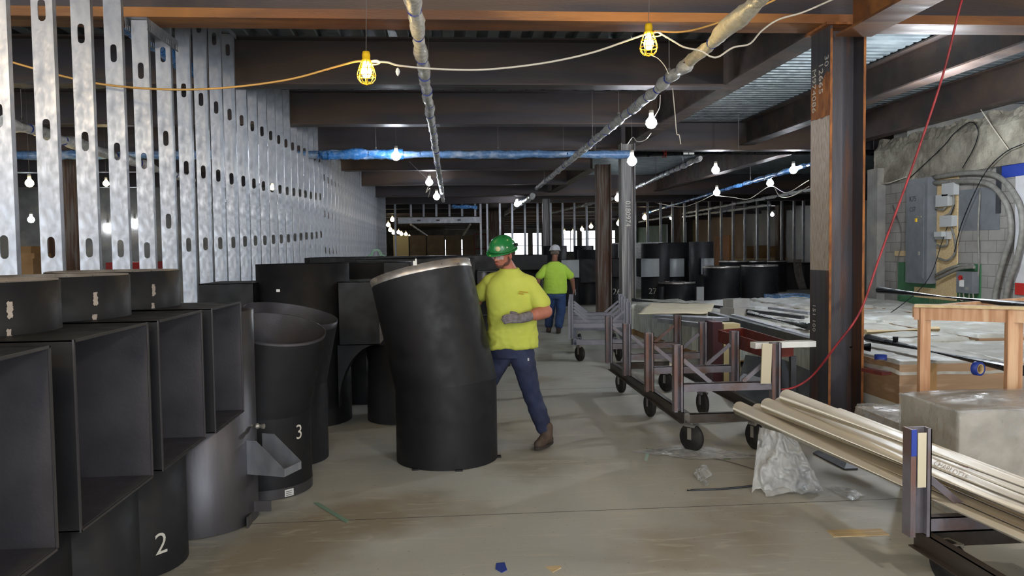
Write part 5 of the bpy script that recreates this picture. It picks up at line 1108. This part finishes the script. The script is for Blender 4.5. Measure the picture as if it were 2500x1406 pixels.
def lay_head(m, R, T, neck):
    ell(m, T(0, -.012, .035), (.076, .098, .092), R); ell(m, T(0, .018, -.035), (.062, .072, .078), R)
    ell(m, T(0, .045, -.085), (.038, .038, .028), R)                          # chin
    for s in (-1, 1):
        ell(m, T(s*.03, .074, .018), (.026, .016, .010), R); ell(m, T(s*.036, .062, -.022), (.024, .022, .02), R)   # brow, cheek
        ell(m, T(s*.079, -.008, -.012), (.011, .02, .032), R); ell(m, T(s*.045, .01, -.07), (.022, .04, .024), R)   # ear, jaw
    cap(m, T(0, .084, .008), T(0, .106, -.026), .009, .013); ell(m, T(-.012, .094, -.03), (.009, .01, .008), R); ell(m, T(.012, .094, -.03), (.009, .01, .008), R)
    ell(m, T(0, .083, -.055), (.022, .011, .006), R); ell(m, T(0, .081, -.067), (.019, .011, .007), R)
    cap(m, T(0, -.02, -.06), neck, .056, .064)
def face_bits(t, R, T, beard, hairm, skin):
    for s in (-1, 1):
        solid('eyeball', M['eye'], t, lambda m: ell(m, T(s*.03, .075, .0), (.012, .010, .007), R, 12)); solid('iris', M['blackp'], t, lambda m: ell(m, T(s*.03, .083, -.001), (.005, .004, .005), R, 10))
        solid('eyebrow', M[hairm], t, lambda m: cap(m, T(s*.015, .092, .017), T(s*.046, .08, .018), .0035, .0025, n=8, h=2))
    solid('lips', mat('lip_skin', (170, 92, 84), .5), t, lambda m: (ell(m, T(0, .0915, -.0565), (.021, .006, .0035), R, 14), ell(m, T(0, .090, -.066), (.018, .006, .004), R, 14)))
    if beard:
        def bd(m):
            ell(m, T(0, .0455, -.0875), (.041, .039, .029), R)
            for s in (-1, 1): ell(m, T(s*.0455, .012, -.0715), (.0235, .042, .025), R); ell(m, T(s*.060, -.008, -.043), (.013, .022, .034), R)
            for s in (-1, 1): cap(m, T(s*.002, .0935, -.046), T(s*.024, .083, -.052), .0045, .004, n=8, h=2)
        fuse('beard', 'beard', t, bd, .006, 2)
    def gl(m):
        for s in (-1, 1):
            m.grid(lambda u, v: T(s*(.008+.06*u), .106-.03*u*u, -.018+.038*v), 8, 4); 
    solid('safety_glasses', M['lens'], t, gl)
    solid('glasses_frame', M['blackp'], t, lambda m: [m.tube([T(s*.004, .108, .02), T(s*.04, .1, .021), T(s*.07, .078, .018), T(s*.082, .0, .006)], .002, 6) for s in (-1, 1)])
def hat(t, R, T, mt, sticker=None, tiltb=0.):
    c = Vector(T(0, -.004, .052))
    h = D.objects.new('hard_hat', None)
    def shell(m):
        n = 40; L = 12; vs = []
        for i in range(L+1):
            a = PI/2*i/L; z = .118*math.sin(a); k = math.cos(a)**.82 if i < L else 0
            for q in range(n):
                th = 2*PI*q/n; rid = 1+.02*math.exp(-((th % PI-PI/2)/.25)**2)*(i > 2)
                vs.append(T(.112*k*math.cos(th), -.004+.136*k*math.sin(th), .045+z*rid))
        m.add(vs, [(i*n+q, i*n+(q+1) % n, (i+1)*n+(q+1) % n, (i+1)*n+q) for i in range(L) for q in range(n)], True)
        vs = []
        for j, (dr, dz) in enumerate(((-.006, .0), (.008, -.002), (.016, -.006), (.016, -.010), (.006, -.008), (-.006, -.006))):
            for q in range(n):
                th = 2*PI*q/n; fr = max(0, math.sin(th))**3*.034
                k = dr/.016 if dr > 0 else 0
                vs.append(T((.112+dr)*math.cos(th), -.004+(.136+dr+fr*k)*math.sin(th), .045+dz-fr*.25*k))
        m.add(vs, [(j*n+q, j*n+(q+1) % n, ((j+1) % 6)*n+(q+1) % n, ((j+1) % 6)*n+q) for j in range(6) for q in range(n)], True)
    h = solid('hard_hat', M[mt], t, shell)
    if sticker: solid('sticker', M['cream'], h, lambda m: m.lathe([(0, .003), (.02, .002), (.021, 0)], T(-.045, .118, .085), 16, True, (R @ Matrix.Rotation(-1.25, 3, 'X') @ Matrix.Rotation(-.3, 3, 'Y')).to_4x4()), 'round pale sticker'); solid('clip', M['blackp'], h, lambda m: m.box((-.012, -.018, -.014), (.012, .018, .014), Matrix.Translation(T(.113, -.04, .085)) @ R.to_4x4())); solid('clip', M['blackp'], h, lambda m: m.box((-.012, -.02, -.012), (.012, .01, .012), Matrix.Translation(T(-.113, -.05, .08)) @ R.to_4x4()))
    return h
def boot(t, ank, d, side=None, lift=0):
    d = Vector(d).normalized(); a = Vector(ank); z = a.z-.085; s = Vector((0, 0, 1)).cross(d)
    def b(m):
        cap(m, a+Vector((0, 0, .07)), a-Vector((0, 0, .02)), .056, .052); cap(m, Vector((a.x, a.y, z+.045))-d*.035, Vector((a.x, a.y, z+.05))+d*.10, .044, .045, side=s, k=1.0); cap(m, Vector((a.x, a.y, z+.04))+d*.1, Vector((a.x, a.y, z+.038))+d*.16, .046, .04, side=s, k=1.05); cap(m, a+d*.01, Vector((a.x, a.y, z+.06))+d*.09, .05, .04)
    o = fuse('boot', 'boot', t, b, .008, 4)
    def so(m):
        n = 24; vs = []
        for zz in (z, z+.022):
            for q in range(n):
                th = 2*PI*q/n; l = .155*math.cos(th)+.055; w_ = .048*math.copysign(abs(math.sin(th))**.8, math.sin(th))*(1.05 if math.cos(th) > 0 else .9); p = Vector((a.x, a.y, zz))+d*l+s*w_; vs.append(p)
        m.add(vs, [(q, (q+1) % n, n+(q+1) % n, n+q) for q in range(n)]+[tuple(range(n))[::-1], tuple(range(n, 2*n))])
    s_ = MB(); so(s_); so_ = D.objects.new('sole', s_.mesh('sole', M['sole'], wloc(o))); COL.objects.link(so_); so_.parent = o

# ---- the person in front
P1 = thing('person', (.62, 7.0, 0), 'person in green hard hat, yellow shirt and dark jeans, bending round the tall duct elbow', 'person')
hR, hT = head(P1, (.462, 6.93, 1.715), (-.62, -.72, -.27), (-.05, -.25, 1), 'skin', 'hair', 'hatg', True)
nk = Vector((.53, 6.995, 1.57))
elL, wrL = Vector((.835, 6.90, 1.205)), Vector((.60, 6.73, 1.165)); shL, shR = Vector((.71, 6.985, 1.45)), Vector((.35, 7.03, 1.475)); elR, wrR = Vector((.235, 7.13, 1.30)), Vector((.10, 7.10, 1.22))
hipL, hipR = Vector((.625, 7.02, .88)), Vector((.44, 7.04, .88)); knL, anL = Vector((.70, 6.98, .50)), Vector((.835, 6.93, .105)); knR, anR = Vector((.30, 7.16, .50)), Vector((.12, 7.22, .105))
hd_ = Vector((-1, -.12, .03)); 
def body1(m):
    lay_head(m, hR, hT, nk)
    loft(m, [((.53, 7.02, .86), .15, .1, 0), ((.53, 7.01, 1.1), .15, .1, 0), ((.53, 7.0, 1.4), .17, .11, 0), ((.53, 7.0, 1.5), .1, .08, 0)])
    for a, b, c_ in ((shL, elL, wrL), (shR, elR, wrR)): cap(m, a, b, .056, .054); cap(m, b, c_, .055, .034); cap(m, b, b+(c_-b)*.4, .058, .056)
    for a, b, c_ in ((hipL, knL, anL), (hipR, knR, anR)): cap(m, a, b, .08, .055); cap(m, b, c_, .055, .038)
    hand(m, wrL+hd_*.0, hd_, (0, .75, -.6), .94, .35, -1); hand(m, wrR, (-.6, -.45, .2), (0, -1, 0), .94, .7, -1)
fuse('body', 'skin', P1, body1, .006, 3)
face_bits(P1, hR, hT, True, 'hair', 'skin')
fuse('hair', 'hair', P1, lambda m: (ell(m, hT(0, -.03, .035), (.079, .085, .07), hR), cap(m, hT(-.06, -.06, .0), hT(.06, -.06, .0), .032, .032), ell(m, hT(-.074, -.005, .02), (.009, .02, .03), hR), ell(m, hT(.074, -.005, .02), (.009, .02, .03), hR)), .007, 2)
hat(P1, hR, hT, 'hatg', True)
def shirt1(m):
    loft(m, [((.545, 7.02, .885), .225, .145, .06), ((.545, 7.02, .96), .225, .15, .06), ((.545, 7.015, 1.08), .215, .145, .06), ((.54, 7.01, 1.22), .215, .14, .06), ((.535, 7.0, 1.34), .222, .142, .06), ((.53, 7.0, 1.44), .215, .13, .05), ((.53, 7.0, 1.505), .175, .112, .03), ((.53, 7.0, 1.555), .11, .09, 0), ((.528, 6.998, 1.585), .077, .076, 0)])
    cap(m, shL+Vector((-.03, 0, .0)), elL+(shL-elL)*.34, .078, .086); cap(m, shR+Vector((.03, 0, 0)), elR+(shR-elR)*.42, .076, .08); cap(m, (.53, 7.0, 1.505), (.70, 6.985, 1.45), .08, .072); cap(m, (.53, 7.0, 1.51), (.36, 7.025, 1.47), .08, .072)
fuse('shirt', 'hivis', P1, shirt1, .009, 5, folds(.014, (4, 4, 9), 1, 1.42))
solid('collar_band', M['hivis'], P1, lambda m: m.tube([(.527+.083*math.cos(a*PI/12), 6.996+.081*math.sin(a*PI/12), 1.583-.010*math.sin(-a*PI/12)*1.0) for a in range(25)], .007, 8, False))
for k, (zz, w_) in enumerate(((1.385, .075), (1.370, .05))):
    solid('chest_print', M['print'], P1, lambda m: m.grid(lambda u, v: (.60-.01*k+w_*u, 6.853+.010*u*u, zz-.012*u+.009*v), 6, 1), 'small brown chest print')
def jeans1(m):
    loft(m, [((.53, 7.03, .80), .185, .13, 0), ((.535, 7.02, .90), .19, .13, 0), ((.54, 7.02, .97), .18, .125, 0)])
    for a, b, c_ in ((hipL, knL, anL), (hipR, knR, anR)):
        cap(m, a-Vector((0, 0, .05)), b, .115, .08); cap(m, b, b+(c_-b)*.55, .08, .078); cap(m, b+(c_-b)*.5, c_+(b-c_)*.16, .077, .066)
fuse('jeans', 'jeans', P1, jeans1, .009, 4, folds(.008, (6, 6, 12), 4))
solid('worn_spot', M['whitewall'], P1, lambda m: m.grid(lambda u, v: (.668+.014*u, 6.895, .775+.026*v), 2, 3), 'white worn spot on the thigh')
def gl1(m):
    cap(m, wrL+Vector((.07, .05, .012)), wrL, .041, .038); w = wrL; d = hd_.normalized()
    for i in range(4): pass
    hand(m, w, hd_, (0, .75, -.6), .95, .35, -1)
fuse('glove', 'glove', P1, gl1, .005, 1, lambda c: .0045, 'grey knit work glove')
fuse('glove', 'glove', P1, lambda m: (cap(m, wrR+Vector((.05, .02, .02)), wrR, .041, .038), hand(m, wrR, (-.6, -.45, .2), (0, -1, 0), .95, .7, -1)), .005, 1, lambda c: .0045)
boot(P1, anL, (-.55, -.8, 0)); boot(P1, anR, (-.8, -.3, 0))
# ---- the person walking away
P2 = thing('person', (2.2, 16.5, 0), 'person seen from behind in white hard hat, lime shirt and jeans, walking away', 'person')
gR, gT = head(P2, (2.2, 16.48, 1.685), (.25, 1, -.08), (0, 0, 1), 'skin2', 'hair2', 'hatw', False)
def body2(m):
    lay_head(m, gR, gT, Vector((2.19, 16.5, 1.5)))
    loft(m, [((2.2, 16.5, .85), .16, .11, 0), ((2.2, 16.5, 1.15), .18, .13, 0), ((2.19, 16.5, 1.4), .18, .12, 0)])
    for a, b, c_ in (((2.37, 16.5, 1.35), (2.55, 16.46, 1.12), (2.60, 16.58, .90)), ((2.0, 16.5, 1.35), (1.84, 16.46, 1.12), (1.82, 16.6, .88))):
        cap(m, a, b, .055, .05); cap(m, b, c_, .052, .034)
        hand(m, c_, (.02, .2, -1), (-1 if a[0] > 2.2 else 1, .3, 0), 1, .55, 1 if a[0] > 2.2 else -1)
    for a, b, c_ in (((2.1, 16.5, .85), (2.1, 16.62, .48), (2.07, 16.62, .11)), ((2.3, 16.5, .85), (2.31, 16.46, .48), (2.235, 16.3, .125))): cap(m, a, b, .085, .06); cap(m, b, c_, .06, .04)
fuse('body', 'skin2', P2, body2, .008, 3)
face_bits(P2, gR, gT, False, 'hair2', 'skin2')
fuse('hair', 'hair2', P2, lambda m: (ell(m, gT(0, -.03, .03), (.08, .085, .07), gR), cap(m, gT(-.055, -.065, -.015), gT(.055, -.065, -.015), .036, .036)), .008, 2)
hat(P2, gR, gT, 'hatw')
def shirt2(m):
    loft(m, [((2.2, 16.5, .83), .235, .16, 0), ((2.2, 16.5, .95), .245, .17, 0), ((2.2, 16.5, 1.12), .24, .165, 0), ((2.19, 16.5, 1.28), .235, .155, 0), ((2.19, 16.5, 1.38), .22, .14, 0), ((2.19, 16.5, 1.45), .16, .11, 0), ((2.19, 16.5, 1.495), .09, .085, 0)])
    cap(m, (2.36, 16.5, 1.36), (2.51, 16.47, 1.2), .08, .085); cap(m, (2.01, 16.5, 1.36), (1.87, 16.47, 1.2), .08, .085)
fuse('shirt', 'hivis2', P2, shirt2, .011, 5, folds(.008, (5, 5, 12), 8, 1.45))
def jeans2(m):
    loft(m, [((2.2, 16.5, .72), .195, .14, 0), ((2.2, 16.5, .86), .2, .14, 0), ((2.2, 16.5, .93), .19, .135, 0)])
    for a, b, c_ in (((2.1, 16.5, .78), (2.1, 16.62, .48), (2.07, 16.62, .16)), ((2.3, 16.5, .78), (2.31, 16.46, .48), (2.24, 16.31, .17))): cap(m, a, b, .125, .1); cap(m, b, c_, .1, .082)
fuse('jeans', 'jeans2', P2, jeans2, .011, 4, folds(.009, (6, 6, 12), 14))
boot(P2, (2.07, 16.6, .088), (0, 1, 0)); boot(P2, (2.235, 16.3, .1), (.1, 1, 0))
